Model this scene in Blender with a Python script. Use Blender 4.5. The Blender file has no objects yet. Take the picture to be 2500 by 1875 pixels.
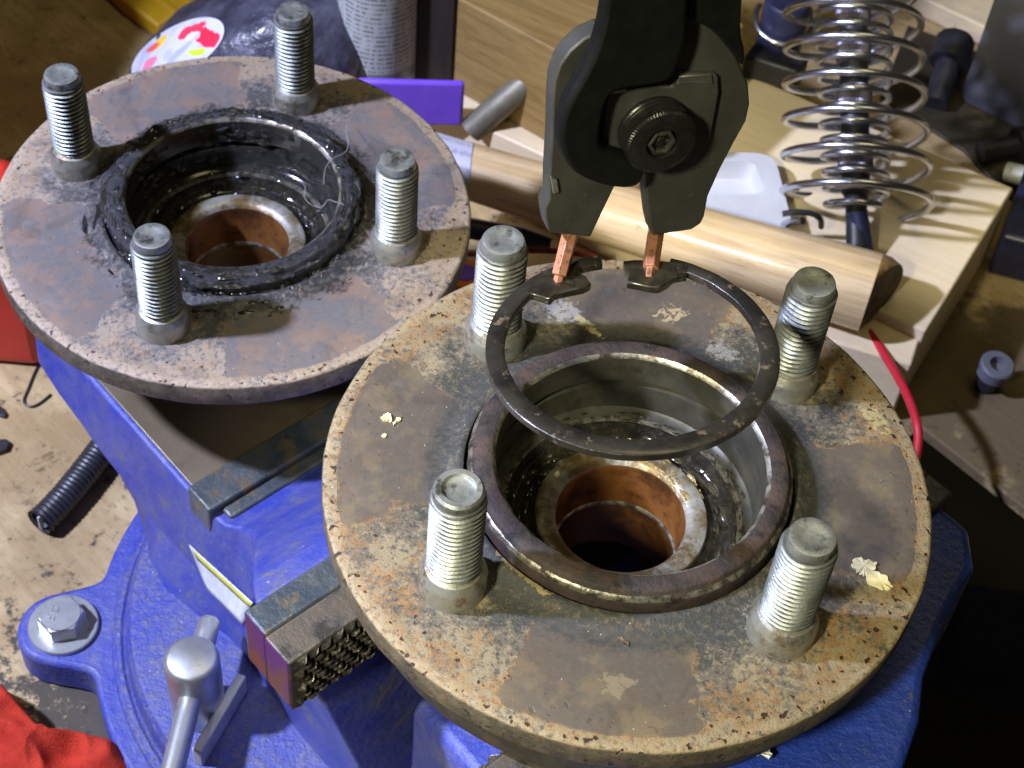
import bpy, bmesh, math, random
import numpy as np
from mathutils import Vector, Matrix, noise as mnoise

random.seed(7)
SC = bpy.context.scene
COL = SC.collection
MM = 0.001
# ------------------------------------------------------------------ camera
CAM_R = np.array([[0.98118, 0.18293, 0.06175], [-0.18233, 0.74321, 0.64375], [0.07187, -0.64289, 0.76258]])
E_ROT = (-0.7045, 0.0011, -0.1931)
CAM_C = np.array([-4.9655, -238.1672, 307.2428])
F_PX = 4155.376                       # in pixels of a 2500 px wide frame
def _rot(r):
    r = np.array(r, float); t = np.linalg.norm(r); k = r / t
    K = np.array([[0, -k[2], k[1]], [k[2], 0, -k[0]], [-k[1], k[0], 0]])
    return np.eye(3) + math.sin(t) * K + (1 - math.cos(t)) * K @ K
CAM_R = _rot(E_ROT)
cd = bpy.data.cameras.new('camera')
cam = bpy.data.objects.new('camera', cd); COL.objects.link(cam)
cd.sensor_width = 36.0; cd.lens = 36.0 * F_PX / 2500.0
cd.clip_start = 0.01; cd.clip_end = 20
M = np.eye(4); M[:3, :3] = CAM_R.T; M[:3, 3] = CAM_C * MM
cam.matrix_world = Matrix(M.tolist())
cd.dof.use_dof = True; cd.dof.focus_distance = 0.375; cd.dof.aperture_fstop = 44
SC.camera = cam
# ------------------------------------------------------------------ world, lamps, exposure
wd = bpy.data.worlds.new('World'); SC.world = wd; wd.use_nodes = True
wd.node_tree.nodes['Background'].inputs[0].default_value = (1.0, 0.87, 0.62, 1)
wd.node_tree.nodes['Background'].inputs[1].default_value = 0.022
SC.view_settings.view_transform = 'Standard'; SC.view_settings.look = 'None'
SC.view_settings.exposure = 0.0; SC.view_settings.gamma = 1.0
def aim(o, p, target):
    o.location = Vector(p) * MM
    o.rotation_euler = (Vector(target) - Vector(p)).to_track_quat('-Z', 'Y').to_euler()
def lamp(name, kind, p, target, energy, color, **kw):
    l = bpy.data.lights.new(name, kind); l.energy = energy; l.color = color
    for k, v in kw.items(): setattr(l, k, v)
    o = bpy.data.objects.new(name, l); COL.objects.link(o); aim(o, p, target); return o
# cold white LED torch lying to the left, its beam across the rear hub
lamp('led_torch', 'SPOT', (-540, -85, 480), (-112, 95, -80), 50.0, (0.64, 0.70, 1.0),
     shadow_soft_size=0.021, spot_size=math.radians(44), spot_blend=0.65)
# warm work lamp behind the photographer's left shoulder
lamp('work_lamp', 'SPOT', (-235, -470, 500), (100, 0, 0), 26.0, (1.0, 0.95, 0.68), shadow_soft_size=0.036, spot_size=math.radians(37), spot_blend=0.55)
# dim warm overhead fill, added for ambient light and metal reflections
lamp('overhead_fill', 'AREA', (150, 250, 1500), (0, 80, 0), 3.2, (1.0, 0.86, 0.46), shape='RECTANGLE', size=0.9, size_y=0.25)

# ------------------------------------------------------------------ geometry helpers (all in mm)
def ray(x, y):                         # x, y in pixels of the 2212 px wide view of the photograph
    s = 2500 / 2212
    return CAM_R.T @ np.array([(x * s - 1250) / F_PX, -(y * s - 937.5) / F_PX, -1.0])
def at(x, y, z):                       # the point of the horizontal plane z seen there
    d = ray(x, y); return CAM_C + d * ((z - CAM_C[2]) / d[2])
def onp(x, y, n, o):                   # the point of a plane (normal n through o) seen there
    d = ray(x, y); n = np.array(n, float); return CAM_C + d * (n @ (np.array(o, float) - CAM_C) / (n @ d))
TH = math.radians(-38.5)
UX = np.array([math.cos(TH), math.sin(TH), 0]); SX = np.array([-UX[1], UX[0], 0]); ZX = np.array([0, 0, 1.0])
def us(u, s, z): return UX * u + SX * s + ZX * z    # vise axes: along the screw, across, up

class MB:
    def __init__(self): self.v = []; self.f = []; self.uv = None
    def add(self, vs, fs):
        b = len(self.v); self.v += [tuple(map(float, p)) for p in vs]
        self.f += [tuple(i + b for i in q) for q in fs]; return self
    def lathe(self, prof, seg=96, c=(0, 0, 0), close=False, fr=None, dr=None):
        n = len(prof); vs = []; fs = []
        X, Y, Z = fr if fr else ((1, 0, 0), (0, 1, 0), (0, 0, 1))
        X, Y, Z, c = map(np.array, (X, Y, Z, c))
        for i in range(seg):
            a = 2 * math.pi * i / seg
            for (r, z) in prof:
                rr = r + (dr(a, r, z) if dr else 0)
                vs.append(c + X * rr * math.cos(a) + Y * rr * math.sin(a) + Z * z)
        m = n if close else n - 1
        for i in range(seg):
            j = (i + 1) % seg
            for k in range(m):
                l = (k + 1) % n
                fs.append((i * n + k, j * n + k, j * n + l, i * n + l))
        return self.add(vs, fs)
    def tube(self, pts, r, seg=12, cap=True):
        pts = [np.array(p, float) for p in pts]; n = len(pts); vs = []; fs = []
        rs = r if isinstance(r, (list, tuple)) else [r] * n
        t0 = pts[1] - pts[0]; t0 /= np.linalg.norm(t0)
        nn = np.cross(t0, (0, 0, 1)) if abs(t0[2]) < .9 else np.cross(t0, (1, 0, 0)); nn /= np.linalg.norm(nn)
        for i in range(n):
            t = pts[min(i + 1, n - 1)] - pts[max(i - 1, 0)]; t /= np.linalg.norm(t)
            nn = nn - t * (nn @ t); nn /= np.linalg.norm(nn); b = np.cross(t, nn)
            for k in range(seg):
                a = 2 * math.pi * k / seg
                vs.append(pts[i] + (nn * math.cos(a) + b * math.sin(a)) * rs[i])
        for i in range(n - 1):
            for k in range(seg):
                l = (k + 1) % seg; fs.append((i * seg + k, i * seg + l, (i + 1) * seg + l, (i + 1) * seg + k))
        if cap: fs.append(tuple(range(seg - 1, -1, -1))); fs.append(tuple((n - 1) * seg + k for k in range(seg)))
        return self.add(vs, fs)
    def prism(self, poly, off):        # a 3-D polygon swept by the vector off
        n = len(poly); off = np.array(off, float)
        vs = [np.array(p, float) for p in poly]; vs += [p + off for p in vs]
        fs = [tuple(range(n - 1, -1, -1)), tuple(range(n, 2 * n))]
        fs += [(i, (i + 1) % n, n + (i + 1) % n, n + i) for i in range(n)]
        return self.add(vs, fs)
    def loft(self, rings, closed=True, caps=True):
        n = len(rings[0]); b = []; fs = []
        for q in rings: b += list(q)
        for i in range(len(rings) - 1):
            for k in range(n if closed else n - 1):
                l = (k + 1) % n; fs.append((i * n + k, i * n + l, (i + 1) * n + l, (i + 1) * n + k))
        if caps: fs.append(tuple(range(n - 1, -1, -1))); fs.append(tuple((len(rings) - 1) * n + k for k in range(n)))
        return self.add(b, fs)
    def box(self, c, ex, ey, ez):      # centre and three half edges
        c, ex, ey, ez = [np.array(q, float) for q in (c, ex, ey, ez)]
        vs = [c + ex * a + ey * b + ez * d for d in (-1, 1) for b in (-1, 1) for a in (-1, 1)]
        return self.add(vs, [(0, 2, 3, 1), (4, 5, 7, 6), (0, 1, 5, 4), (2, 6, 7, 3), (0, 4, 6, 2), (1, 3, 7, 5)])
    def mesh(self, name, smooth=True, ang=38):
        me = bpy.data.meshes.new(name)
        me.from_pydata([(a * MM, b * MM, c * MM) for a, b, c in self.v], [], self.f)
        bm = bmesh.new(); bm.from_mesh(me); bmesh.ops.recalc_face_normals(bm, faces=bm.faces); bm.to_mesh(me); bm.free()
        if smooth:
            for p in me.polygons: p.use_smooth = True
            try: me.set_sharp_from_angle(angle=math.radians(ang))
            except Exception: pass
        return me
    def build(self, name, mat, parent=None, bevel=0, seg=2, smooth=True, ang=38, loc=None, subsurf=0):
        me = self.mesh(name, smooth, ang); me.materials.append(mat)
        o = bpy.data.objects.new(name, me); COL.objects.link(o)
        if loc is not None: o.location = Vector(loc) * MM
        if parent: o.parent = parent
        if bevel:
            m = o.modifiers.new('bevel', 'BEVEL'); m.width = bevel * MM; m.segments = seg; m.limit_method = 'ANGLE'; m.angle_limit = math.radians(32); m.harden_normals = False
        if subsurf:
            m = o.modifiers.new('sub', 'SUBSURF'); m.levels = subsurf; m.render_levels = subsurf
        return o
def tag(o, label=None, cat=None, group=None, kind=None):
    if label: o['label'] = label
    if cat: o['category'] = cat
    if group: o['group'] = group
    if kind: o['kind'] = kind
    return o
def thing(name, label, cat, loc=(0, 0, 0), group=None):
    o = bpy.data.objects.new(name, None); COL.objects.link(o); o.location = Vector(loc) * MM; o.empty_display_size = .01
    return tag(o, label, cat, group)
def rel(mb, loc):                       # make a builder's points relative to a thing's base
    mb.v = [(a - loc[0], b - loc[1], c - loc[2]) for a, b, c in mb.v]; return mb

# ------------------------------------------------------------------ material helpers
class G:
    def __init__(self, name):
        self.m = bpy.data.materials.new(name); self.m.use_nodes = True
        self.t = self.m.node_tree; self.n = self.t.nodes; self.b = self.n['Principled BSDF']
        tc = self.n.new('ShaderNodeTexCoord'); v = self.n.new('ShaderNodeVectorMath'); v.operation = 'SCALE'
        self.t.links.new(tc.outputs['Object'], v.inputs[0]); v.inputs['Scale'].default_value = 1000.0
        self.co = v.outputs[0]; self.uv = tc.outputs['UV']
    def vary(self):                    # each copy of a thing gets its own dirt
        oi = self.n.new('ShaderNodeObjectInfo'); w = self.n.new('ShaderNodeVectorMath'); w.operation = 'SCALE'; w.inputs[0].default_value = (371.0, 213.0, 97.0)
        self.t.links.new(oi.outputs['Random'], w.inputs['Scale']); a = self.n.new('ShaderNodeVectorMath'); a.operation = 'ADD'
        self.t.links.new(self.co, a.inputs[0]); self.t.links.new(w.outputs[0], a.inputs[1]); self.co = a.outputs[0]
    def link(self, a, b):
        if isinstance(a, (int, float)): b.default_value = a
        elif isinstance(a, (tuple, list)): b.default_value = tuple(a) + ((1,) if len(a) == 3 and len(b.default_value) == 4 else ())
        else: self.t.links.new(a, b)
    def math(self, op, a, b=0.0, c=None, clamp=False):
        n = self.n.new('ShaderNodeMath'); n.operation = op; n.use_clamp = clamp
        self.link(a, n.inputs[0]); self.link(b, n.inputs[1])
        if c is not None: self.link(c, n.inputs[2])
        return n.outputs[0]
    def noise(self, scale, detail=4, rough=.6, vec=None, dist=0, out=0):
        n = self.n.new('ShaderNodeTexNoise'); n.inputs['Scale'].default_value = scale; n.inputs['Detail'].default_value = detail
        n.inputs['Roughness'].default_value = rough; n.inputs['Distortion'].default_value = dist
        self.t.links.new(vec or self.co, n.inputs['Vector']); return n.outputs[out]
    def voro(self, scale, feature='F1', vec=None, rnd=1.0):
        n = self.n.new('ShaderNodeTexVoronoi'); n.feature = feature; n.inputs['Scale'].default_value = scale; n.inputs['Randomness'].default_value = rnd
        self.t.links.new(vec or self.co, n.inputs['Vector']); return n.outputs['Distance']
    def ramp(self, fac, lo, hi, a=0.0, b=1.0, smooth=True):
        n = self.n.new('ShaderNodeMapRange'); n.clamp = True
        if smooth: n.interpolation_type = 'SMOOTHSTEP'
        self.link(fac, n.inputs[0]); self.link(lo, n.inputs[1]); self.link(hi, n.inputs[2]); self.link(a, n.inputs[3]); self.link(b, n.inputs[4]); return n.outputs[0]
    def mix(self, fac, a, b, mode='MIX'):
        n = self.n.new('ShaderNodeMix'); n.data_type = 'RGBA'; n.blend_type = mode; n.clamp_factor = True
        self.link(fac, n.inputs[0]); self.link(a, n.inputs[6]); self.link(b, n.inputs[7]); return n.outputs[2]
    def sep(self, v=None):
        n = self.n.new('ShaderNodeSeparateXYZ'); self.t.links.new(v or self.co, n.inputs[0]); return n.outputs
    def comb(self, x, y, z):
        n = self.n.new('ShaderNodeCombineXYZ'); self.link(x, n.inputs[0]); self.link(y, n.inputs[1]); self.link(z, n.inputs[2]); return n.outputs[0]
    def scale(self, v, s):
        n = self.n.new('ShaderNodeVectorMath'); n.operation = 'MULTIPLY'; self.t.links.new(v, n.inputs[0]); n.inputs[1].default_value = s; return n.outputs[0]
    def bump(self, h, dist=0.2, strength=1.0):
        n = self.n.new('ShaderNodeBump'); n.inputs['Distance'].default_value = dist * MM; n.inputs['Strength'].default_value = strength
        self.link(h, n.inputs['Height']); self.t.links.new(n.outputs[0], self.b.inputs['Normal'])
    def set(self, color=None, rough=None, metal=None, spec=None, coat=None, coat_rough=None):
        for k, v in (('Base Color', color), ('Roughness', rough), ('Metallic', metal), ('Specular IOR Level', spec), ('Coat Weight', coat), ('Coat Roughness', coat_rough)):
            if v is not None: self.link(v, self.b.inputs[k])
        return self.m

def mat_plain(name, c1, c2=None, rough=.5, metal=0, sc=.15, bump=0.0, bsc=1.0, spec=.5, coat=0, dirt=None, dirt_at=(.55, .7), dsc=.06, rvar=.12, vary=False):
    g = G(name)
    if vary: g.vary()
    n = g.noise(sc, 5, .62)
    col = g.mix(g.ramp(n, .35, .65), c1, c2 or c1)
    if dirt: col = g.mix(g.ramp(g.noise(dsc, 6, .7), dirt_at[0], dirt_at[1]), col, dirt)
    if bump: g.bump(g.noise(bsc, 5, .6), bump)
    r = g.math('ADD', rough - rvar / 2, g.math('MULTIPLY', g.noise(sc * 2.3, 4, .6), rvar))
    return g.set(col, r, metal, spec, coat, .15)

def mat_flange(name, dark, mid_c, tan, pad, pad_a, pad_b, rust, inner, spots, rust_amt, pad_half, r_in, gritty, stains=()):
    g = G(name); x, y, z = g.sep()
    ax = g.math('ABSOLUTE', x); ay = g.math('ABSOLUTE', y)
    r = g.math('SQRT', g.math('ADD', g.math('MULTIPLY', x, x), g.math('MULTIPLY', y, y)))
    mx = g.math('MAXIMUM', ax, ay); mn = g.math('MINIMUM', ax, ay); t = g.math('DIVIDE', mn, mx)
    big = g.noise(.045, 4, .55); cloud = g.noise(.085, 9, .68, dist=.3); mid = g.noise(.19, 7, .68); fine = g.noise(.62, 7, .72); grit = g.noise(1.7, 5, .75)
    tt = g.math('ADD', t, g.math('ADD', g.math('MULTIPLY', g.math('SUBTRACT', big, .5), .50), g.math('MULTIPLY', g.math('SUBTRACT', mid, .5), .15)))
    rw = g.math('ADD', r, g.math('MULTIPLY', g.math('SUBTRACT', mid, .5), 7.0)); rwi = g.math('ADD', g.math('ADD', r, g.math('MULTIPLY', g.math('SUBTRACT', cloud, .5), 26.0 if gritty < .5 else 8.0)), g.math('MULTIPLY', g.math('SUBTRACT', fine, .5), 8.0 if gritty < .5 else 3.0))
    soft = g.math('MULTIPLY', g.math('MULTIPLY', g.ramp(tt, pad_half - .07, pad_half + .07, 1, 0), g.ramp(g.math('ADD', r, g.math('MULTIPLY', mid, 2.0)), 64.5, 69.0, 1, 0)), g.ramp(rw, 38.5, 44.5))
    inpad = g.ramp(soft, .34, .56); halo = g.math('MULTIPLY', g.ramp(soft, .12, .44), g.ramp(soft, .44, .62, 1, 0))
    # scale round the studs: a continuous mottle from oily dark to tan
    f = g.math('ADD', g.math('ADD', g.math('MULTIPLY', cloud, .9), g.math('MULTIPLY', fine, .55)), g.ramp(r, 43, 67, -.13, .07))
    zc = g.mix(g.ramp(f, .585, .675), dark, mid_c); zc = g.mix(g.ramp(f, .69, .80), zc, tan)
    zc = g.mix(g.math('MULTIPLY', g.ramp(fine, .53, .62), .5), zc, tan); zc = g.mix(g.math('MULTIPLY', g.ramp(fine, .46, .38), .7), zc, tuple(c * .7 for c in dark))
    zc = g.mix(g.math('MULTIPLY', g.ramp(grit, .53, .68), .45 * gritty), zc, tuple(min(.7, c * 1.5) for c in tan))
    zc = g.mix(g.math('MULTIPLY', g.ramp(grit, .47, .33), .75 * gritty), zc, tuple(c * .45 for c in dark))
    rm = g.math('MULTIPLY', g.ramp(g.math('ADD', g.noise(.12, 8, .7), g.ramp(r, 48, 67, -.12, .07)), .46, .56), g.ramp(g.noise(.42, 6, .72), .42, .56))
    zc = g.mix(g.math('MULTIPLY', rm, rust_amt), zc, rust)
    # pads: smoother skin with cloudy tints and faint turning lines
    pc = g.mix(g.ramp(cloud, .42, .58), pad, pad_a); pc = g.mix(g.math('MULTIPLY', g.ramp(g.noise(.06, 6, .6, vec=g.scale(g.co, (1, 1, 3))), .50, .60), .8), pc, pad_b)
    pc = g.mix(g.math('MULTIPLY', g.ramp(mid, .54, .70), .45), pc, tuple(c * 1.35 for c in pad)); pc = g.mix(g.math('MULTIPLY', g.ramp(fine, .56, .70), .45), pc, tuple(c * .66 for c in pad))
    lines = g.noise(1.0, 2, .5, vec=g.comb(g.math('MULTIPLY', r, 2.2), 0, 0))
    pc = g.mix(g.math('MULTIPLY', g.ramp(lines, .5, .66), .16), pc, tuple(c * 1.5 for c in pad))
    col = g.mix(g.math('MULTIPLY', inpad, .88), zc, pc)
    col = g.mix(g.math('MULTIPLY', g.math('MULTIPLY', halo, rust_amt), g.ramp(mid, .44, .60, 0, .75)), col, rust)
    col = g.mix(g.math('MULTIPLY', g.ramp(rwi, r_in - 2.0, r_in - 6.0), g.ramp(fine, .40, .60, 1.0, .55)), col, inner)
    # oily drips and stains drawn across both
    st = g.noise(.035, 7, .66, dist=1.1)
    col = g.mix(g.math('MULTIPLY', g.ramp(st, .52, .66), .42), col, tuple(c * .55 for c in dark))
    # worn pale arris at the rim, black pits crowding towards it
    col = g.mix(g.math('MULTIPLY', g.ramp(g.math('ADD', r, g.math('MULTIPLY', g.math('SUBTRACT', mid, .5), 6)), 65.5, 68.6), g.ramp(fine, .40, .60, .1, .9)), col, tuple(min(.7, c * 1.25) for c in tan))
    sp = g.math('MULTIPLY', g.ramp(g.math('ADD', g.noise(.42, 2, .5), g.ramp(r, 48, 66, -.10, .04)), .655 + (.03 if gritty < .5 else .006), .715), g.ramp(inpad, 0, 1, 1, .25))
    col = g.mix(sp, col, spots)
    tiny = g.ramp(g.voro(.42), .045, .075, 1, 0)
    col = g.mix(g.math('MULTIPLY', tiny, g.ramp(mid, .46, .56)), col, tuple(min(.75, c * 2.1) for c in tan))
    for sx, sy, ex, ey, rot, sc, thr, c in stains:
        cr, sr = math.cos(rot), math.sin(rot); dx = g.math('SUBTRACT', x, sx); dy = g.math('SUBTRACT', y, sy)
        a = g.math('DIVIDE', g.math('ADD', g.math('MULTIPLY', dx, cr), g.math('MULTIPLY', dy, sr)), ex); b = g.math('DIVIDE', g.math('SUBTRACT', g.math('MULTIPLY', dy, cr), g.math('MULTIPLY', dx, sr)), ey)
        d = g.math('SQRT', g.math('ADD', g.math('MULTIPLY', a, a), g.math('MULTIPLY', b, b)))
        col = g.mix(g.math('MULTIPLY', g.ramp(g.math('ADD', g.noise(sc, 5, .7, dist=.8), g.ramp(d, .2, 1.1, .06, -.30)), thr, thr + .05), .85), col, c)
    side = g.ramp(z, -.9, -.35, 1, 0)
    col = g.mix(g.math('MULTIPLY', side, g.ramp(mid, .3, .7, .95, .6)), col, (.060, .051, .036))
    rough = g.math('ADD', g.math('MULTIPLY', inpad, -.12), g.math('ADD', .56, g.math('MULTIPLY', g.math('SUBTRACT', cloud, .5), .9)))
    h = g.math('ADD', g.math('MULTIPLY', fine, g.ramp(inpad, 0, 1, 1.0, .22)), g.math('MULTIPLY', sp, -.6))
    h = g.math('ADD', h, g.math('MULTIPLY', inpad, .45)); h = g.math('ADD', h, g.math('MULTIPLY', grit, g.ramp(inpad, 0, 1, .40, .06)))
    g.bump(h, .36)
    return g.set(col, rough, .12, .5)

def mat_greasy(name, base, stain, rough, metal, lumps, coat):
    g = G(name); n = g.noise(.35, 6, .7); f = g.noise(1.4, 5, .65)
    col = g.mix(g.ramp(n, .42, .62), base, stain)
    g.bump(g.math('ADD', g.math('MULTIPLY', n, 1.0), g.math('MULTIPLY', f, .5)), lumps)
    return g.set(col, g.math('ADD', rough - .1, g.math('MULTIPLY', f, .25)), metal, .5, coat, .12)

def mat_wood(name, c1, c2, axis, rough=.5, coat=0, stain=(.03, .025, .02), stain_at=(.66, .72), stretch=14, sscale=.07, grime=None, grain=.45):
    g = G(name); a = np.array(axis, float); a /= np.linalg.norm(a)
    dn = g.n.new('ShaderNodeVectorMath'); dn.operation = 'DOT_PRODUCT'; g.t.links.new(g.co, dn.inputs[0]); dn.inputs[1].default_value = tuple(a)
    al = g.math('MULTIPLY', dn.outputs['Value'], 1 - 1.0 / stretch)
    sc = g.n.new('ShaderNodeVectorMath'); sc.operation = 'SCALE'; sc.inputs[0].default_value = tuple(a); g.t.links.new(al, sc.inputs['Scale'])
    sb = g.n.new('ShaderNodeVectorMath'); sb.operation = 'SUBTRACT'; g.t.links.new(g.co, sb.inputs[0]); g.t.links.new(sc.outputs[0], sb.inputs[1])
    v = sb.outputs[0]
    gr = g.noise(.28, 5, .6, vec=v, dist=.6); fb = g.noise(1.6, 4, .7, vec=v)
    col = g.mix(g.ramp(gr, .35, .66), c1, c2)
    col = g.mix(g.math('MULTIPLY', g.ramp(fb, .52, .68), grain), col, tuple(c * .55 for c in c2))
    st = g.math('MULTIPLY', g.ramp(g.noise(sscale, 6, .7, dist=.4), stain_at[0], stain_at[1]), .9)
    col = g.mix(st, col, stain)
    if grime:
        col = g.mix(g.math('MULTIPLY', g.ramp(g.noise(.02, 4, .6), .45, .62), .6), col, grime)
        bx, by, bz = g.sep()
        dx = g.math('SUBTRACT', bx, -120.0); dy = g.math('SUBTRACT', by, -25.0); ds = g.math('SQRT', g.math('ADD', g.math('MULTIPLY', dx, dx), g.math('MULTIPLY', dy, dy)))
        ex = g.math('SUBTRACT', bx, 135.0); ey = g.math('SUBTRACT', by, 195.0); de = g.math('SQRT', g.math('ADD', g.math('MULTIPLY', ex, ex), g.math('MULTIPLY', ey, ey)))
        col = g.mix(g.math('MULTIPLY', g.ramp(g.math('ADD', g.noise(.05, 6, .65), g.ramp(de, 15, 85, .22, -.15)), .44, .60), .85), col, (.085, .060, .032))  # bench colour darkened here in place of a cast shadow
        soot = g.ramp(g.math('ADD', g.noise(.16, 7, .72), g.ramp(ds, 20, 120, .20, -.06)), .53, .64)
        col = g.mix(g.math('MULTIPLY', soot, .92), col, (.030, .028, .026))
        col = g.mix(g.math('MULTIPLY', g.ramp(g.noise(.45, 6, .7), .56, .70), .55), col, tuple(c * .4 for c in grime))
    g.bump(g.math('ADD', g.math('MULTIPLY', fb, .6), gr), .12)
    return g.set(col, g.math('ADD', rough, g.math('MULTIPLY', gr, .15)), 0, .4, coat, .13)

def mat_paint(name, c, c2, bare, wear, rough=.34, bscale=.55, bump=.22, speck=0):
    g = G(name); o = g.noise(bscale, 5, .55); w = g.noise(.07, 6, .72); f = g.noise(1.0, 5, .7)
    col = g.mix(g.ramp(w, .35, .65), c, c2)
    col = g.mix(g.math('MULTIPLY', g.ramp(f, .62, .72), .35), col, tuple(x * .3 for x in c))
    col = g.mix(g.ramp(g.math('ADD', w, g.math('MULTIPLY', f, .18)), wear, wear + .06), col, bare)
    if speck:
        v = g.noise(.55, 4, .75); col = g.mix(g.math('MULTIPLY', g.ramp(v, .53, .62), speck), col, bare); col = g.mix(g.math('MULTIPLY', g.ramp(g.noise(.9, 3, .7), .57, .63), speck), col, (.03, .03, .05))
    d = g.ramp(g.voro(.28), .05, .09, 1, 0); col = g.mix(g.math('MULTIPLY', d, g.ramp(w, .5, .58, 0, .8)), col, (.5, .5, .52))
    g.bump(g.math('ADD', o, g.math('MULTIPLY', f, .4)), bump)
    return g.set(col, g.math('ADD', rough, g.math('MULTIPLY', f, .2)), 0, .8, .15, .3)

# ------------------------------------------------------------------ materials
def loc1(px, py, ex, ey, rot, sc, thr, c):   # a place on the front flange, in the flange's own axes
    X = at(px, py, 0); k = -.0555
    return (X[0] * math.cos(k) - X[1] * math.sin(k), X[0] * math.sin(k) + X[1] * math.cos(k), ex, ey, rot, sc, thr, c)
M_FL1 = mat_flange('rusty_flange', (.062, .060, .048), (.140, .118, .084), (.285, .230, .138), (.122, .096, .077), (.092, .079, .068), (.165, .134, .088), (.310, .160, .045), (.048, .050, .048), (.030, .022, .020), .65, .36, 50.0, .55, [loc1(1452, 676, 9, 6, .3, .55, .52, (.42, .34, .20)), loc1(1268, 702, 9, 2.6, -.75, .5, .46, (.52, .44, .20)), loc1(1215, 670, 9, 7, -.5, .6, .47, (.30, .29, .28)), loc1(1130, 1250, 14, 2.2, -.62, .4, .44, (.36, .28, .13)),
    loc1(1890, 905, 9, 5, -.9, .5, .49, (.44, .36, .16)), loc1(1560, 760, 9, 6, -.4, .6, .50, (.26, .25, .23)), loc1(1330, 1480, 8, 6, .2, .35, .50, (.23, .19, .12)), loc1(1650, 1330, 12, 7, .3, .6, .52, (.22, .22, .21))])
M_FL2 = mat_flange('dull_flange', (.090, .088, .090), (.195, .172, .158), (.370, .295, .220), (.215, .172, .150), (.140, .138, .145), (.265, .180, .135), (.400, .265, .140), (.030, .030, .034), (.070, .045, .042), .50, .48, 47.5, .35)
def mat_thread():
    g = G('zinc_thread'); x, y, z = g.sep(); r = g.math('SQRT', g.math('ADD', g.math('MULTIPLY', x, x), g.math('MULTIPLY', y, y))); g.vary()
    n = g.noise(.25, 5, .62); d = g.noise(.12, 6, .66); f = g.noise(1.6, 4, .7)
    col = g.mix(g.ramp(n, .35, .65), (.38, .405, .375), (.29, .31, .29))
    col = g.mix(g.math('MULTIPLY', g.ramp(d, .52, .66), .55), col, (.12, .11, .085))
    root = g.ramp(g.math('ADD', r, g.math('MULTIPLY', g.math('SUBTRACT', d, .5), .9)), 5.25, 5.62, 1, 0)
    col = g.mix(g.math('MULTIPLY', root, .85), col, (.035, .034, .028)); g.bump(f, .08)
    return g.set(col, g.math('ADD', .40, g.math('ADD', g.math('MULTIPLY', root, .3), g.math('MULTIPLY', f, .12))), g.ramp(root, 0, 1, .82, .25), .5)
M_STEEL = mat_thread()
M_STEEL_END = mat_plain('stud_end_steel', (.42, .435, .41), (.31, .325, .30), .46, .75, .4, .12, .6, dirt=(.10, .10, .08), dirt_at=(.50, .66), dsc=.22, vary=True)
M_COLLAR = mat_plain('dull_zinc', (.42, .42, .37), (.36, .35, .29), .45, .75, .3, .08, 1.0, dirt=(.20, .15, .085), dirt_at=(.48, .66), dsc=.18, vary=True)
M_LIP = mat_plain('brown_lip', (.070, .047, .038), (.034, .028, .026), .66, 0, .12, .35, .8, spec=.3, dirt=(.018, .017, .016), dirt_at=(.50, .64), dsc=.14)
M_BORE = mat_plain('bore_steel', (.095, .090, .066), (.055, .053, .042), .40, .4, .12, .05, 1.0, dirt=(.05, .045, .03), dirt_at=(.54, .68), dsc=.16)
M_BRIGHT = mat_plain('bright_arris', (.56, .54, .47), (.38, .35, .29), .38, .75, .3, .08, 1.5, dirt=(.10, .08, .055), dirt_at=(.44, .60), dsc=.20)
M_STEP = mat_plain('dirty_step', (.30, .28, .23), (.20, .18, .14), .36, .6, .3, .08, 1.5, dirt=(.05, .045, .03), dirt_at=(.42, .62), dsc=.4)
M_FLOOR = mat_greasy('greasy_floor', (.014, .013, .011), (.045, .037, .020), .22, .1, 1.6, .8)
M_SEAT = mat_plain('race_seat', (.38, .38, .35), (.27, .25, .20), .40, .5, .2, .12, .8, dirt=(.13, .085, .032), dirt_at=(.40, .56), dsc=.085)
M_TUBE = mat_plain('rust_brown_tube', (.210, .088, .024), (.125, .046, .016), .24, .15, .07, .14, .35, coat=1.0, dirt=(.055, .026, .012), dirt_at=(.48, .66), dsc=.07)
M_DARK = mat_plain('dark_iron', (.060, .055, .045), (.10, .085, .065), .50, .5, .12, .25, .6, dirt=(.16, .085, .04), dirt_at=(.54, .7), dsc=.08)
M_BLACKG = mat_greasy('black_grease', (.018, .018, .022), (.045, .045, .055), .34, .0, .9, .55)
M_BLACKG2 = mat_greasy('wet_black_grease', (.012, .012, .012), (.040, .037, .028), .18, .15, 1.2, .8)
M_RING = mat_plain('black_oxide', (.016, .0145, .012), (.040, .035, .027), .32, .25, .12, .16, .7, dirt=(.19, .145, .095), dirt_at=(.57, .68), dsc=.30, coat=.35)
M_OIL = mat_greasy('oily_black', (.020, .017, .010), (.050, .040, .018), .16, .3, .5, .9)
M_JAWG = mat_plain('grey_phosphate', (.046, .046, .037), (.068, .067, .056), .48, .3, .07, .07, 2.2, dirt=(.13, .13, .115), dirt_at=(.62, .72), dsc=.22)
M_RUBBER = mat_plain('black_coating', (.0045, .005, .0045), (.007, .0075, .007), .50, 0, .2, .03, 2.0, spec=.18)
M_KNOB = mat_plain('black_nut', (.028, .028, .026), (.045, .045, .040), .30, .7, .4, .03, 2.0)
M_GLINT = mat_plain('glint_steel', (.55, .56, .48), (.42, .43, .36), .30, .9, .4, .02, 2)  # bright metal for the highlight slivers on the pliers
M_TIP = mat_plain('copper_tip', (.42, .190, .100), (.34, .145, .075), .45, .35, .35, .06, 1.5, dirt=(.16, .07, .035), dirt_at=(.52, .66), dsc=.5)
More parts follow.
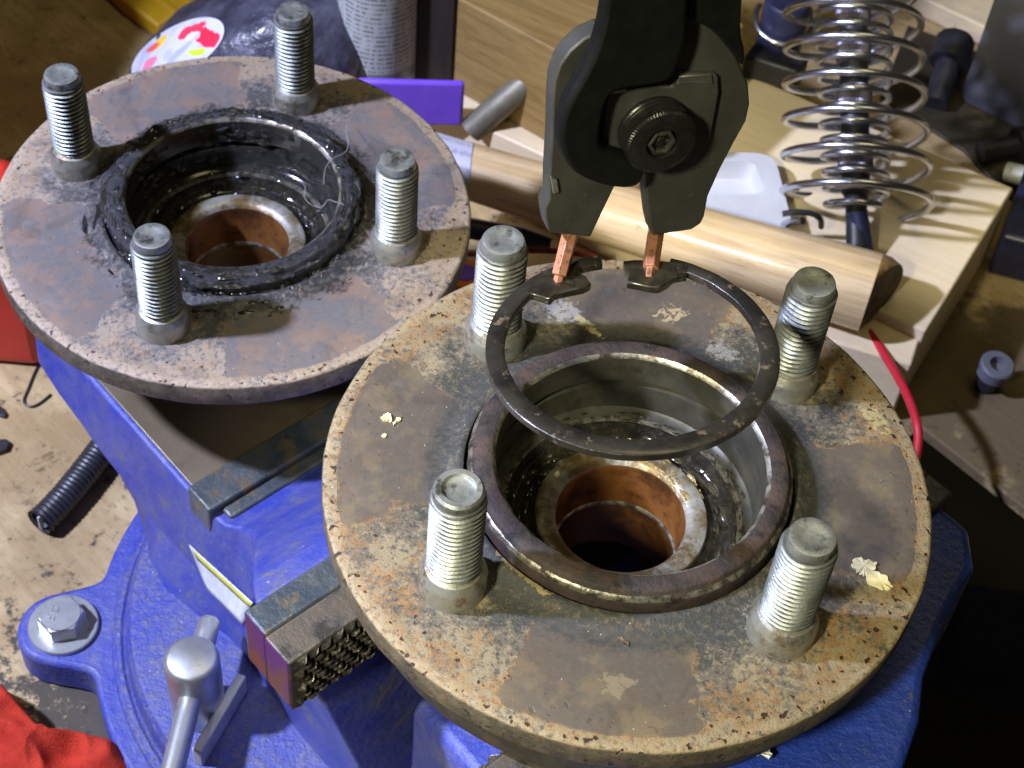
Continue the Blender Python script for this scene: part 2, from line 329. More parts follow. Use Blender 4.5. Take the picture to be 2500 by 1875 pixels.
M_BLUE = mat_paint('blue_enamel', (.024, .042, .34), (.080, .092, .30), (.13, .13, .15), .685, rough=.42, bscale=.38, bump=.5, speck=.16)  # greyer second blue puts the lamp glare into the paint colour
M_BLUE_W = mat_paint('worn_blue_enamel', (.026, .042, .32), (.070, .082, .26), (.15, .14, .15), .72, rough=.42, bump=.55, speck=.72)
M_BLUE_D = mat_paint('deep_blue_enamel', (.012, .045, .36), (.010, .035, .26), (.07, .08, .09), .70, bump=.5)
M_JAWS = mat_plain('jaw_steel', (.060, .080, .100), (.125, .135, .135), .44, .45, .10, .3, .7, dirt=(.17, .13, .075), dirt_at=(.52, .62), dsc=.12)
M_JAWB = mat_plain('brown_jaw_steel', (.135, .108, .080), (.095, .085, .072), .47, .35, .16, .25, .8, dirt=(.05, .045, .035), dirt_at=(.54, .64), dsc=.16)
M_JAWE = mat_plain('heat_tinted_steel', (.17, .055, .030), (.12, .06, .05), .42, .4, .05, .1, .7, dirt=(.10, .03, .15), dirt_at=(.50, .60), dsc=.03)
M_TEETH = mat_plain('jaw_teeth_steel', (.040, .036, .030), (.12, .105, .085), .34, .6, .35, .2, 1.2, dirt=(.36, .33, .26), dirt_at=(.54, .62), dsc=.35)
M_ANVIL = mat_plain('bare_anvil', (.27, .215, .145), (.20, .155, .095), .38, .45, .04, .05, 1.0, dirt=(.12, .10, .06), dirt_at=(.60, .72), dsc=.06)
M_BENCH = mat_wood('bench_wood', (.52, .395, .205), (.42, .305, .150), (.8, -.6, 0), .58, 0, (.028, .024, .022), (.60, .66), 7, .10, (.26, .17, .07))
M_PALEW = mat_wood('pale_timber', (.80, .66, .44), (.75, .61, .39), (.93, -.37, 0), .55, .05, (.2, .15, .09), (.66, .74), 16, .08, None, .22)
M_GOLDW = mat_wood('golden_timber', (.30, .195, .065), (.22, .135, .04), (.93, -.37, 0), .55, .05, (.15, .09, .04), (.70, .78), 16, .05)
M_DOWEL = mat_wood('waxed_handle', (.76, .57, .33), (.58, .40, .19), (.985, -.17, 0), .26, .85, (.16, .11, .07), (.62, .74), 22, .09)
M_ENDG = mat_wood('dark_end_grain', (.16, .11, .06), (.07, .055, .04), (.2, .3, .9), .7, 0, (.03, .03, .03), (.5, .62), 3, .12)
M_GALV = mat_plain('galvanised', (.52, .54, .55), (.44, .46, .46), .40, .8, .15, .03, 1.0, dirt=(.30, .30, .28), dirt_at=(.60, .72), dsc=.2)
M_PALEM = mat_plain('dull_zinc_plate', (.66, .68, .66), (.56, .58, .56), .55, .3, .15, .04, .8, dirt=(.25, .23, .18), dirt_at=(.62, .74), dsc=.2)
M_CHROME = mat_plain('spring_steel', (.60, .61, .66), (.52, .53, .58), .26, 1.0, .05, 0, 1.5, rvar=.06)
M_KNURL = mat_plain('mauve_steel', (.20, .18, .22), (.15, .135, .17), .38, .6, .4, .05, 2)
M_BLACKP = mat_plain('black_plastic', (.016, .016, .020), (.026, .026, .034), .42, 0, .2, .05, .6)
M_NAVY = mat_plain('navy_plastic', (.014, .015, .040), (.024, .026, .060), .40, 0, .1, .05, .6)
M_RED = mat_plain('red_plastic', (.62, .035, .022), (.50, .028, .018), .42, 0, .05, .04, .5)
M_RAG = mat_plain('red_cloth', (.56, .050, .026), (.40, .028, .016), .88, 0, .09, .7, 1.6, spec=.15, dirt=(.10, .02, .015), dirt_at=(.66, .8), dsc=.05)
M_PURP = mat_plain('violet_plastic', (.19, .08, .74), (.22, .10, .78), .45, 0, .06, .05, .6)
M_YEL = mat_plain('yellow_plastic', (.68, .42, .015), (.58, .34, .012), .45, 0, .06, .05, .4)
M_WHITEP = mat_plain('white_plastic', (.56, .57, .62), (.50, .51, .56), .40, 0, .05, .02, .6)
M_PAPER = mat_plain('paper', (.62, .61, .62), (.55, .54, .56), .75, 0, .3, .03, 1.0, spec=.2)
M_FLAKE = mat_plain('cream_flake', (.80, .72, .42), (.70, .62, .34), .7, 0, .5, .1, 1.5, spec=.2)
M_CHIP = mat_plain('brown_chip', (.16, .10, .05), (.05, .035, .025), .6, 0, .6)
M_GREYBOX = mat_plain('grey_plastic', (.12, .12, .15), (.10, .10, .125), .6, 0, .06, .08, .8)
M_WIRE = mat_plain('red_wire', (.55, .020, .040), (.50, .018, .036), .35, 0, .3)
M_ORANGE = mat_plain('orange_plastic', (.75, .22, .02), (.68, .19, .02), .45, 0, .2)
M_FLOORC = mat_plain('concrete_floor', (.06, .055, .05), (.045, .042, .04), .8, 0, .01)
M_WALL = mat_plain('back_wall_board', (.05, .042, .032), (.035, .03, .024), .8, 0, .01)

# ------------------------------------------------------------------ wheel hubs
PITCH = 1.5
def thread_mesh():
    mb = MB(); seg = 40; z0, z1 = 7.6, 33.0; rows = int((z1 - z0) / PITCH * 6); vs = []; fs = []
    def rad(a, z):
        ph = ((z - a / (2 * math.pi) * PITCH) / PITCH) % 1.0
        tri = abs(ph - .5) * 2                   # 1 at crest flanks .. 0 at root
        d = max(0.0, min(1.0, tri * 1.35 - .18))
        r = 5.02 + .95 * d
        e = min(1.0, (z1 - z) / 1.6); s = min(1.0, (z - z0) / 1.2)
        return min(r, 5.02 + .95 * e + .02, 5.35 + .7 * s)
    for k in range(rows + 1):
        z = z0 + (z1 - z0) * k / rows
        for i in range(seg):
            a = 2 * math.pi * i / seg; r = rad(a, z)
            vs.append((r * math.cos(a), r * math.sin(a), z))
    for k in range(rows):
        for i in range(seg):
            j = (i + 1) % seg; fs.append((k * seg + i, k * seg + j, (k + 1) * seg + j, (k + 1) * seg + i))
    mb.add(vs, fs); return mb
END_PROF = [(5.25, 32.8), (5.2, 33.2), (4.95, 34.2), (4.75, 34.7), (4.45, 34.8), (3.2, 34.75), (2.6, 34.6), (1.2, 34.45), (.01, 34.45)]
DISH_PROF = [(5.25, 32.8), (5.35, 33.2), (5.2, 34.2), (4.7, 34.8), (3.6, 34.75), (3.2, 34.2), (2.6, 33.95), (1.2, 33.9), (.01, 33.95)]
COL_PROF = [(7.4, -7.0), (7.4, 5.0), (7.25, 5.4), (6.2, 7.2), (5.6, 7.45), (5.3, 7.6), (5.2, 8.2)]
RIM_PROF = [(7.45, .02), (7.75, .35), (8.6, .30), (9.2, .02)]
def stud_master():
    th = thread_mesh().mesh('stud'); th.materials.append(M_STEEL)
    en = MB().lathe(END_PROF, 40).mesh('stud_end', ang=30); en.materials.append(M_STEEL_END)
    dn = MB().lathe(DISH_PROF, 40).mesh('stud_end', ang=30); dn.materials.append(M_STEEL_END)
    co = MB().lathe(COL_PROF, 48).mesh('stud_collar', ang=25); co.materials.append(M_COLLAR)
    return th, en, dn, co
ST = stud_master()
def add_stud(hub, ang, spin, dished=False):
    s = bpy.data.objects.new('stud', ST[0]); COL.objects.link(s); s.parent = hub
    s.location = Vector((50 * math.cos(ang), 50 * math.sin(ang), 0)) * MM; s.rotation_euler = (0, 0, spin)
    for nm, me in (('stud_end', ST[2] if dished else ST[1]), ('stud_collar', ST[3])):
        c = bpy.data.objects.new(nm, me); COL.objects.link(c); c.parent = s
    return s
def nz(x, y, z, s): return mnoise.noise(Vector((x * s, y * s, z * s)))
def make_hub(loc, rz, label, flange_mat, greasy, dished=()):
    h = thing('wheel_hub', label, 'wheel hub', loc, 'rusty wheel hubs on the vise'); h.rotation_euler = (0, 0, rz)
    seed = 3.3 if greasy else 0.0
    er = lambda a, r, z: (.22 * nz(9 * math.cos(a) + seed, 9 * math.sin(a), z * .2, 1.3) if r > 66 else 0)
    MB().lathe([(38.0, -8), (68.4, -8), (69.3, -7.3), (69.45, -6.5), (69.45, -1.0), (69.1, -.35), (68.3, 0), (60, 0), (50, 0), (45, 0), (42.6, .25), (40.6, 1.0), (39.2, 1.9), (38.3, 2.2), (37.7, 1.9), (37.5, .5), (37.4, -3)], 192, close=True, dr=er).build('flange', flange_mat, h, ang=50)
    lip = [(37.0, -2.6), (36.9, 0), (36.8, 3.0), (36.7, 4.6), (36.3, 5.4), (35.9, 5.7), (35.6, 6.5), (35.0, 7.0), (31.9, 7.05), (31.5, 6.9)]
    dr = (lambda a, r, z: .16 * nz(12 * math.cos(a), 12 * math.sin(a), z * .3 + r * .1, 1.7)) if not greasy else (lambda a, r, z: .55 * nz(9 * math.cos(a) + 5, 9 * math.sin(a), z * .35 + r * .2, 1.6))
    l = MB().lathe(lip, 160, dr=dr).build('bore_lip', M_BLACKG if greasy else M_LIP, h, ang=50)
    MB().lathe([(31.5, 6.9), (31.0, 6.5), (30.62, 5.8)], 160).build('lip_chamfer', M_BRIGHT, l)
    if not greasy:
        MB().lathe([(36.72, 4.5), (36.65, 4.9), (36.2, 5.5), (35.8, 5.75)], 160, dr=lambda a, r, z: .05 + .22 * nz(14 * math.cos(a), 14 * math.sin(a), 1.0, 1.5)).build('worn_edge', M_STEP, l)
    b = MB().lathe([(30.62, 5.8), (30.6, 2), (30.6, -1.9), (31.7, -2.1), (31.7, -3.8), (30.6, -4.0), (30.6, -8), (30.4, -11.5), (29.4, -12.4), (28.2, -12.6)], 160).build('bearing_bore', M_BLACKG2 if greasy else M_BORE, h, ang=35)
    MB().lathe([(28.2, -12.6), (27.4, -12.5), (27.0, -13.2)], 128).build('bore_step', M_STEP, b)
    fl = [(27.0, -13.2), (26.6, -15.8), (25.2, -17.2), (23.5, -17.5), (21.8, -17.2), (20.9, -16.4), (20.5, -15.2)]
    MB().lathe(fl, 144, dr=lambda a, r, z: .5 * nz(r * .5 * math.cos(a), r * .5 * math.sin(a), 3, 1.0)).build('bore_floor', M_FLOOR, h, ang=60)
    MB().lathe([(20.5, -15.2), (20.2, -14.4), (19.4, -14.1), (17.4, -14.3), (16.2, -14.8), (15.4, -15.8)], 128).build('bearing_seat', M_SEAT, h, ang=40)
    t = MB().lathe([(15.4, -15.8), (15.1, -17), (15.05, -29.6), (14.75, -30.2), (14.75, -30.7), (14.95, -31.2), (14.9, -46.5), (15.3, -47.5)], 128).build('inner_tube', M_TUBE, h, ang=40)
    MB().lathe([(15.0, -29.5), (14.62, -30.1), (14.62, -30.55), (14.9, -31.2)], 128, dr=lambda a, r, z: .12 * nz(8 * math.cos(a), 8 * math.sin(a), 0, 2)).build('tube_ridge', M_BRIGHT, t)
    MB().lathe([(38, -7.9), (57, -8.0), (60.5, -11), (61.6, -16), (62.4, -22), (62.6, -25.5), (62.0, -26.6), (60.5, -27.2), (40, -27.5), (24, -29)] if not greasy else [(38, -7.9), (54, -8.0), (55.5, -11), (55.6, -14), (54.0, -18), (46.0, -22), (38, -27.5), (24, -29)], 144,
               dr=lambda a, r, z: .25 * nz(6 * math.cos(a), 6 * math.sin(a), z * .1, 2)).build('lower_ring', M_DARK, h, ang=40)
    MB().lathe([(24, -28.5), (22.6, -30), (22.4, -46.5), (21.8, -47.5), (15.3, -47.5)], 96).build('barrel', M_DARK, h, ang=40)
    for k, key in enumerate((45, 135, 225, 315)):
        add_stud(h, math.radians(key), k * 1.3 + .4, k in dished)
    return h
H1 = (0, 0, 0); H2 = (-126.12, 107.51, -45.25)
hub1 = make_hub(H1, .0555, 'front rusty wheel hub with four bare studs and an empty bore under the snap ring', M_FL1, False, dished=(2,))
hub2 = make_hub(H2, .674, 'rear wheel hub at left with black grease caked round its bore', M_FL2, True)

# grease caked round the rear bore: ragged crumbs and smears
def crumbs(name, mat, parent, n, rmin, rmax, zf, smin, smax, seed, arc=(0, 360), flat=1.0):
    rnd = random.Random(seed); mb = MB()
    for i in range(n):
        a = math.radians(rnd.uniform(*arc)); r = rnd.uniform(rmin, rmax); s = rnd.uniform(smin, smax) * rnd.uniform(.5, 1.2)
        c = np.array((r * math.cos(a), r * math.sin(a), zf(r) + s * .15)); tl = rnd.uniform(0, 6.28)
        T = np.array((-math.sin(a), math.cos(a), 0)); Rr = np.array((math.cos(a), math.sin(a), 0))
        st = rnd.uniform(1.0, 3.0); vs = []; fs = []
        for k in range(6):
            q = k * math.pi / 3; rr = s * rnd.uniform(.6, 1.1)
            vs.append(c + T * rr * math.cos(q) * st + Rr * rr * math.sin(q) * .7 - ZX * s * .4)
        vs.append(c + ZX * s * flat * rnd.uniform(.3, .7)); b = 0
        fs = [(k, (k + 1) % 6, 6) for k in range(6)]
        mb.add(vs, fs)
    return tag(mb.build(name, mat, parent, ang=180), kind='stuff')
lipz = lambda r: 7.0 if r < 35.4 else (5.2 if r < 36.8 else max(.1, 2.4 - (r - 37.4) * .7))
crumbs('caked_grease', M_BLACKG2, hub2, 560, 31.8, 40.5, lipz, .5, 1.9, 4)
crumbs('grease_ridge', M_BLACKG, hub2, 240, 35.5, 42.5, lipz, .8, 2.4, 24, (20, 150))
crumbs('grease_smear', M_BLACKG2, hub2, 210, 35.0, 43.0, lipz, 1.2, 3.4, 34, (0, 360), .28)
crumbs('grease_specks', M_BLACKG, hub2, 260, 38.5, 45.0, lipz, .18, .75, 14)
crumbs('grease_clot', M_BLACKG2, hub2, 150, 22.0, 30.0, lambda r: -16.5 if r < 26.5 else -12.5, .5, 1.6, 5)
M_AMBG = mat_greasy('amber_grease', (.30, .20, .05), (.44, .34, .14), .16, .1, .8, .9)
crumbs('amber_grease', M_AMBG, hub1, 120, 15.6, 21.0, lambda r: -14.4 if r > 16 else -15.2, .25, .8, 8, (20, 85))
crumbs('floor_grease', M_OIL, hub1, 330, 21.0, 29.8, lambda r: -16.9 if r < 26.8 else -12.5, .4, 1.7, 6, (0, 360), .6)
# a lump of grease hanging in the rear bore wall
rnd = random.Random(11); mb = MB()
for i in range(90):
    a = math.radians(rnd.uniform(40, 170)) - .674; zz = rnd.uniform(-9.5, 4.0); s = rnd.uniform(.5, 1.7)
    c = np.array((30.4 * math.cos(a), 30.4 * math.sin(a), zz)); T = np.array((-math.sin(a), math.cos(a), 0)); N = -np.array((math.cos(a), math.sin(a), 0))
    vs = [c + T * s * rnd.uniform(.8, 2.6) * math.cos(k * 1.047) + ZX * s * rnd.uniform(.5, .9) * math.sin(k * 1.047) - N * .3 for k in range(6)] + [c + N * s * rnd.uniform(.3, .8)]
    mb.add(vs, [(k, (k + 1) % 6, 6) for k in range(6)])
tag(mb.build('wall_grease', M_BLACKG2, hub2, ang=180), kind='stuff')

# ------------------------------------------------------------------ snap ring
RC = np.array((-4.3, 2.1, 40.1)); tx, ty = math.radians(-4.6), math.radians(-4.8)
RX = np.array((math.cos(ty), 0, -math.sin(ty))); RY = np.array((math.sin(ty) * math.sin(tx), math.cos(tx), math.cos(ty) * math.sin(tx))); RZ = np.cross(RX, RY)
def rp(r, a, z): return RC + RX * r * math.cos(a) + RY * r * math.sin(a) + RZ * z
ring = thing('snap_ring', 'black open snap ring held up by the pliers above the front bore', 'snap ring', tuple(RC))
a0, a1 = math.radians(90 + 21), math.radians(450 - 9.0)
rings = []
N = 120
for i in range(N + 1):
    q = i / N; a = a0 + (a1 - a0) * q
    w = 3.1 + 1.35 * math.sin(math.pi * q) ** 1.0
    ro = 30.9 + .12 * nz(6 * math.cos(a), 6 * math.sin(a), 0, 1.5); ri = ro - w
    rings.append([rp(ro, a, -.85), rp(ro, a, .75), rp(ro - .25, a, .95), rp(ri + .25, a, .95), rp(ri, a, .7), rp(ri, a, -.85)])
rel(MB().loft(rings), RC).build('ring_body', M_RING, ring, ang=50)
def lug(px, tip, nm):
    mb = MB(); pts = []
    for (x, y) in px:
        X = onp(x, y, RZ, RC + RZ * .98); pts.append(X)
    mb.prism(pts, -RZ * 2.0)
    return rel(mb, RC).build(nm, M_OIL, ring, bevel=.35, ang=40)
lug([(1140, 612), (1168, 596), (1200, 588), (1235, 578), (1250, 562), (1257, 578), (1252, 588), (1266, 596), (1278, 612), (1262, 621), (1228, 628), (1200, 634), (1188, 646), (1170, 640), (1150, 634), (1138, 638)], None, 'ring_lug')
lug([(1346, 563), (1372, 560), (1425, 562), (1462, 566), (1490, 574), (1484, 594), (1458, 598), (1444, 610), (1424, 621), (1398, 618), (1372, 612), (1353, 609), (1357, 592), (1349, 582)], None, 'ring_lug')

# ------------------------------------------------------------------ snap ring pliers
yaw = math.radians(27); lean = .10
PN = np.array((math.sin(yaw), -math.cos(yaw), lean)); PN /= np.linalg.norm(PN)
P0 = at(1310, 560, 38.0)
PXa = np.cross(ZX, PN); PXa /= np.linalg.norm(PXa); PXa = -PXa if PXa[0] < 0 else PXa
PZa = np.cross(PN, PXa); PZa = -PZa if PZa[2] < 0 else PZa
pl = thing('snap_ring_pliers', 'black and dark grey snap ring pliers with copper coloured tips held from above', 'pliers', tuple(P0))
def plate(name, px, off, thick, mat, bevel=.5, ang=40, parent=None, smooth_it=0):
    pts = [np.array(p, float) for p in px]
    for _ in range(smooth_it):
        q = []
        for i in range(len(pts)):
            a, b = pts[i], pts[(i + 1) % len(pts)]
            q += [a * .75 + b * .25, a * .25 + b * .75]
        pts = q
    P = [onp(x, y, PN, P0 + PN * off) for x, y in pts]
    return rel(MB().prism(P, -PN * thick), P0).build(name, mat, parent or pl, bevel=bevel, ang=ang)
jr = plate('jaw', [(1380, 60), (1420, 40), (1470, 34), (1510, 42), (1550, 72), (1590, 120), (1617, 185), (1620, 225), (1612, 262), (1584, 312), (1556, 366), (1530, 424), (1522, 468), (1514, 484), (1494, 497), (1410, 510), (1403, 478), (1395, 405), (1396, 380), (1330, 330), (1330, 160)], 0, 5.0, M_JAWG, .45)
jl = plate('jaw', [(1300, 66), (1262, 84), (1232, 110), (1210, 140), (1198, 176), (1194, 220), (1192, 300), (1187, 380), (1186, 432), (1176, 452), (1178, 470), (1184, 500), (1190, 504), (1276, 513), (1300, 462), (1334, 392), (1400, 360), (1420, 240), (1380, 120)], -.4, 5.0, M_JAWG, .45)
plate('center_plate', [(1312, 202), (1322, 196), (1400, 186), (1452, 188), (1454, 180), (1466, 164), (1472, 160), (1546, 160), (1552, 166), (1554, 200), (1536, 300), (1500, 352), (1380, 350), (1300, 332), (1296, 322)], 1.3, 1.6, M_JAWG, .4)
plate('plate_glint', [(1462, 184), (1466, 166), (1538, 160), (1542, 182), (1500, 180)], 1.75, .6, M_GLINT, .25)  # bright slivers drawn as highlights along the plate edges
plate('plate_glint', [(1318, 204), (1330, 194), (1356, 192), (1352, 200)], 1.6, .4, M_GLINT, .15)
hk = [(1314, -90), (1308, 10), (1296, 80), (1270, 148), (1236, 205), (1214, 252), (1207, 290), (1211, 326), (1226, 358), (1252, 384), (1296, 402), (1340, 410), (1372, 408), (1389, 394), (1394, 372), (1394, 352), (1340, 338), (1302, 326), (1298, 300), (1306, 250), (1318, 212), (1336, 198), (1392, 190), (1440, 184), (1462, 158), (1480, 110), (1488, 76), (1490, 0), (1494, -90)]
plate('handle', hk, 5.2, 4.6, M_RUBBER, 1.4, smooth_it=1)
plate('handle', [(1486, -90), (1484, 20), (1486, 44), (1512, 52), (1545, 70), (1580, 110), (1606, 150), (1612, 122), (1600, 70), (1604, 0), (1612, -90)], 1.6, 4.0, M_RUBBER, 1.2, smooth_it=1)
plate('jaw_glint', [(1190, 382), (1204, 388), (1208, 416), (1196, 420), (1190, 404)][:4], .5, .8, M_GLINT, .15)  # bright sliver drawn as a highlight on the left jaw
# knob: threaded base, knurled cap, socket
KC = onp(1410, 276, PN, P0 + PN * 1.4)
def kl(prof, seg, name, mat, parent, dr=None, ang=30):
    return rel(MB().lathe(prof, seg, c=KC, fr=(PXa, PZa, PN), dr=dr), P0).build(name, mat, parent, ang=ang)
KR = 7.6
kb = kl([(KR + .2, -.5), (KR + .2, .8), (KR - .1, 1.1), (KR - .1, 1.4), (KR + .15, 1.6), (KR + .15, 1.9), (KR - .1, 2.1), (KR - .1, 2.4), (KR + .15, 2.6), (KR + .15, 2.9), (KR - .5, 3.2), (KR - .5, 3.9)], 72, 'knob', M_KNOB, pl)
kl([(KR - .5, 3.8), (KR - .1, 4.1), (KR, 5.2), (KR - .4, 5.7), (KR - 1.0, 5.9), (3.6, 5.9), (3.4, 5.4), (3.2, 3.9)], 144, 'knurled_cap', M_KNOB, kb, dr=lambda a, r, z: (.16 * (1 if int(a / (2 * math.pi) * 144 + .5) % 2 else -1) if r > KR - .3 and z > 4 else 0), ang=20)
kl([(3.25, 3.9), (3.2, 5.55), (2.9, 5.75), (2.35, 5.7), (2.1, 5.2), (1.9, 4.2), (.01, 4.0)], 6, 'socket_screw', mat_plain('socket_steel', (.16, .16, .14), (.10, .10, .085), .30, .8, .5, .05, 2), kb, ang=20)
kl([(1.7, 4.0), (1.6, 4.7), (1.0, 5.2), (.01, 5.35)], 24, 'socket_pin', M_KNOB, kb)
def tip(x0, y0, x1, y1, off):
    A = onp(x0, y0, PN, P0 + PN * off); B = onp(x1, y1, RZ, RC + RZ * .6)
    d = B - A; d /= np.linalg.norm(d); A = A - d * 3
    X = np.cross(d, PN); X /= np.linalg.norm(X); Y = np.cross(d, X); q = []
    B2 = B + d * .0
    w = 1.95
    for P, ww in ((A, w), (B - d * 1.2, w * .96), (B - d * 1.0, w * .62), (B + d * 1.6, w * .60)):
        q.append([P + (X * math.cos(k * math.pi / 3 + .3) + Y * math.sin(k * math.pi / 3 + .3)) * ww for k in range(6)])
    return rel(MB().loft(q), P0).build('tip', M_TIP, pl, bevel=.12, ang=20)
tip(1230, 512, 1206, 606, -2.4); tip(1416, 508, 1404, 590, -2.4)

# ------------------------------------------------------------------ bench vise
BZ = -165.0
VB = us(-75, 0, BZ)
vise = thing('bench_vise', 'blue cast iron bench vise with serrated jaws under both wheel hubs', 'bench vise', tuple(VB))
def vpart(mb, name, mat, parent=None, **k):
    o = rel(mb, VB).build(name, mat, parent or vise, **k); return o
# swivel base with ears
ear_c = (-138.6 + 75, -84.8); ear_d = math.hypot(*ear_c); ear_a = math.atan2(ear_c[1], ear_c[0]); ER = 14.5
raw = []
NA = 720
for i in range(NA):
    a = 2 * math.pi * i / NA; r = 97.0
    for ea in (ear_a, ear_a + math.pi, ear_a + math.radians(103), ear_a - math.radians(103)):
        q = (a - ea + math.pi) % (2 * math.pi) - math.pi
        s2 = ER ** 2 - (ear_d * math.sin(q)) ** 2
        if abs(q) < 1 and s2 > 0: r = max(r, ear_d * math.cos(q) + math.sqrt(s2))
    raw.append(r)
raw = np.array(raw); k = np.exp(-np.linspace(-2, 2, 17) ** 2); k /= k.sum()
sm = np.convolve(np.concatenate([raw[-8:], raw, raw[:8]]), k, 'valid')
outl = [us(-75 + sm[i] * math.cos(2 * math.pi * i / NA), sm[i] * math.sin(2 * math.pi * i / NA), BZ) for i in range(0, NA, 2)]
mb = MB().prism(outl, ZX * 14.0); vpart(mb, 'base_plate', M_BLUE, bevel=1.6, ang=40)
mb = MB().lathe([(91.5, 13.5), (90.8, 15), (89.6, 16.0), (88.5, 16.1), (87.6, 15.6), (86.8, 16.4), (86, 22.5), (84.6, 24.2), (82, 24.6), (0.01, 24.6)], 160, c=us(-75, 0, BZ)); vpart(mb, 'swivel_disc', M_BLUE_W, ang=25)
# cast body: cross-sections along the screw axis
def ring_sec(u, zt, ht, zm, hm, zl, hl):
    L = [(-ht, zt), (-(ht + .8), zt - 1.0), (-hm, zm), (-hl, zl)]
    P = L + [(-a, b) for a, b in reversed(L)]
    return [us(u, a, b) for a, b in P]
secs = [(-209, -93.3, 41, -101, 44.5, -114, 41.5), (-203, -93.3, 44.3, -111, 48.0, -127, 42), (-190, -93.3, 44.6, -113, 49.2, -129, 42), (-177, -93.3, 44.8, -115, 49.6, -131, 42.5), (-170, -93.3, 45.0, -117, 49.8, -136, 42), (-163, -93.3, 45.2, -119, 49.6, -141.5, 42),
        (-157, -93.3, 45.3, -121, 49.2, -142.5, 43), (-151, -93.3, 45.4, -124, 49.0, -142.5, 46), (-144, -93.3, 45.5, -127, 49.0, -142.5, 50), (-136, -93.3, 45.6, -127, 49, -142.5, 54.5), (-124, -93.3, 45.8, -127, 49, -142.5, 57), (-112, -93.3, 46.0, -127, 49, -142.5, 55), (-103, -92.6, 45, -127, 49, -142.5, 52.5), (-98, -90.0, 43, -128, 49.5, -142.5, 51.3),
        (-90, -82.5, 44, -128, 50, -142.5, 51), (-80, -70.0, 48.5, -128, 52, -142.5, 52), (-70, -57.0, 56, -126, 53.5, -142.5, 53), (-60, -45.5, 63, -122, 55, -142.5, 54), (-51, -37, 69, -116, 56, -142.5, 54), (-44, -33.0, 73, -112, 57, -142.5, 54), (-40, -32, 74, -110, 57, -142.5, 54), (-27, -32, 74, -110, 57, -142.5, 54)]
mb = MB().loft([ring_sec(*q) for q in secs]); body = vpart(mb, 'fixed_body', M_BLUE, bevel=1.0, ang=13)
def usbox(u0, u1, s0, s1, z0, z1):
    return MB().box(us((u0 + u1) / 2, (s0 + s1) / 2, (z0 + z1) / 2), UX * (u1 - u0) / 2, SX * (s1 - s0) / 2, ZX * (z1 - z0) / 2)
mb = MB().prism([us(-201, -43.6, -93.6), us(-119, -44.6, -93.6), us(-119, 44.6, -93.6), us(-201, 43.6, -93.6)], ZX * .9); vpart(mb, 'anvil_face', M_ANVIL, bevel=.25)
mb = usbox(-119, -108, -47.2, 47.2, -101, -89.5); vpart(mb, 'anvil_bar', M_JAWS, bevel=.8)
mb = usbox(-108, -103.5, -43.0, 43.0, -101, -91.5); vpart(mb, 'anvil_step', M_JAWS, bevel=.8)
def jaw(sign, name):
    a, b, c = (-41.5, -33, -23.6) if sign < 0 else (41.5, 33, 23.6)
    mb = usbox(min(a, b), max(a, b), -79, 79, -50, -29); jb = vpart(mb, 'jaw_block', M_JAWS, bevel=.9)
    jb.data.materials.append(M_JAWE)
    for p in jb.data.polygons:
        n = p.normal
        if n.dot(Vector(SX)) < -.9: p.material_index = 1
    mb = usbox(min(b, c), max(b, c), -79.3, 79.3, -49.5, -29.3); jp = vpart(mb, 'jaw_plate', M_JAWB, bevel=.7)
    jp.data.materials.append(M_JAWE)
    for p in jp.data.polygons:
        if p.normal.dot(Vector(SX)) < -.9: p.material_index = 1
    # cross-cut teeth
    mb = MB(); rowsn = 8; dz = 19.6 / rowsn; ds = 3.5; nn = int(158 / ds)
    rnd = random.Random(3)
    for r in range(rowsn):
        for i in range(-1, nn + 1):
            s0 = -79 + i * ds + (r * .62 % 1) * ds; z0 = -49.3 + r * dz
            if s0 < -79.3 or s0 + ds > 79.3: continue
            sk = 1.5
            P = [us(c, s0 - .5, z0 - .3), us(c, s0 + ds * .72, z0 + .1), us(c, s0 + ds * 1.05, z0 + dz * 1.05), us(c, s0 + ds * .25, z0 + dz * .86)]
            d = 1.55 * rnd.uniform(.75, 1.1); e = -sign * d * -1
            top = [us(c - sign * d, s0 + ds * f, z0 + dz * g) for f, g in ((.42 + rnd.uniform(-.08, .08), .42), (.56, .44), (.70, .60 + rnd.uniform(-.1, .1)), (.52, .58))]
            mb.add(P + top, [(0, 1, 5, 4), (1, 2, 6, 5), (2, 3, 7, 6), (3, 0, 4, 7), (4, 5, 6, 7)])
    tag(rel(mb, VB).build('jaw_teeth', M_TEETH, jp, smooth=False), kind='stuff')
jaw(-1, 'fixed'); jaw(1, 'moving')
mb = usbox(-29.5, -12, -30, 30, -150, -66); vpart(mb, 'slide_neck', M_DARK, bevel=1)
mb = MB().loft([[us(u, s, z) for s, z in ((-h, zt), (-h - 2, zt - 3), (-h - 2, -150), (h + 2, -150), (h + 2, zt - 3), (h, zt))] for u, h, zt in ((-12, 50, -62), (20, 52, -60), (44, 56, -56))]); vpart(mb, 'slide', M_BLUE, bevel=1.5)
prof = [(41, -74), (56, -70), (66, -46), (78, -18), (83, 0), (83, 10), (77, 24), (70, 34), (63, 50), (60, 60), (58, 68), (50, 76), (41, 76)]
rings = []
for z, k in ((-31.5, .975), (-33.5, 1.0), (-60, 1.01), (-100, .97), (-150, .93)):
    rings.append([us(41 + (u - 41) * k, s * k, z) for u, s in prof])
mb = MB().loft(rings); vpart(mb, 'moving_jaw', M_BLUE_D, bevel=1.6, ang=35)
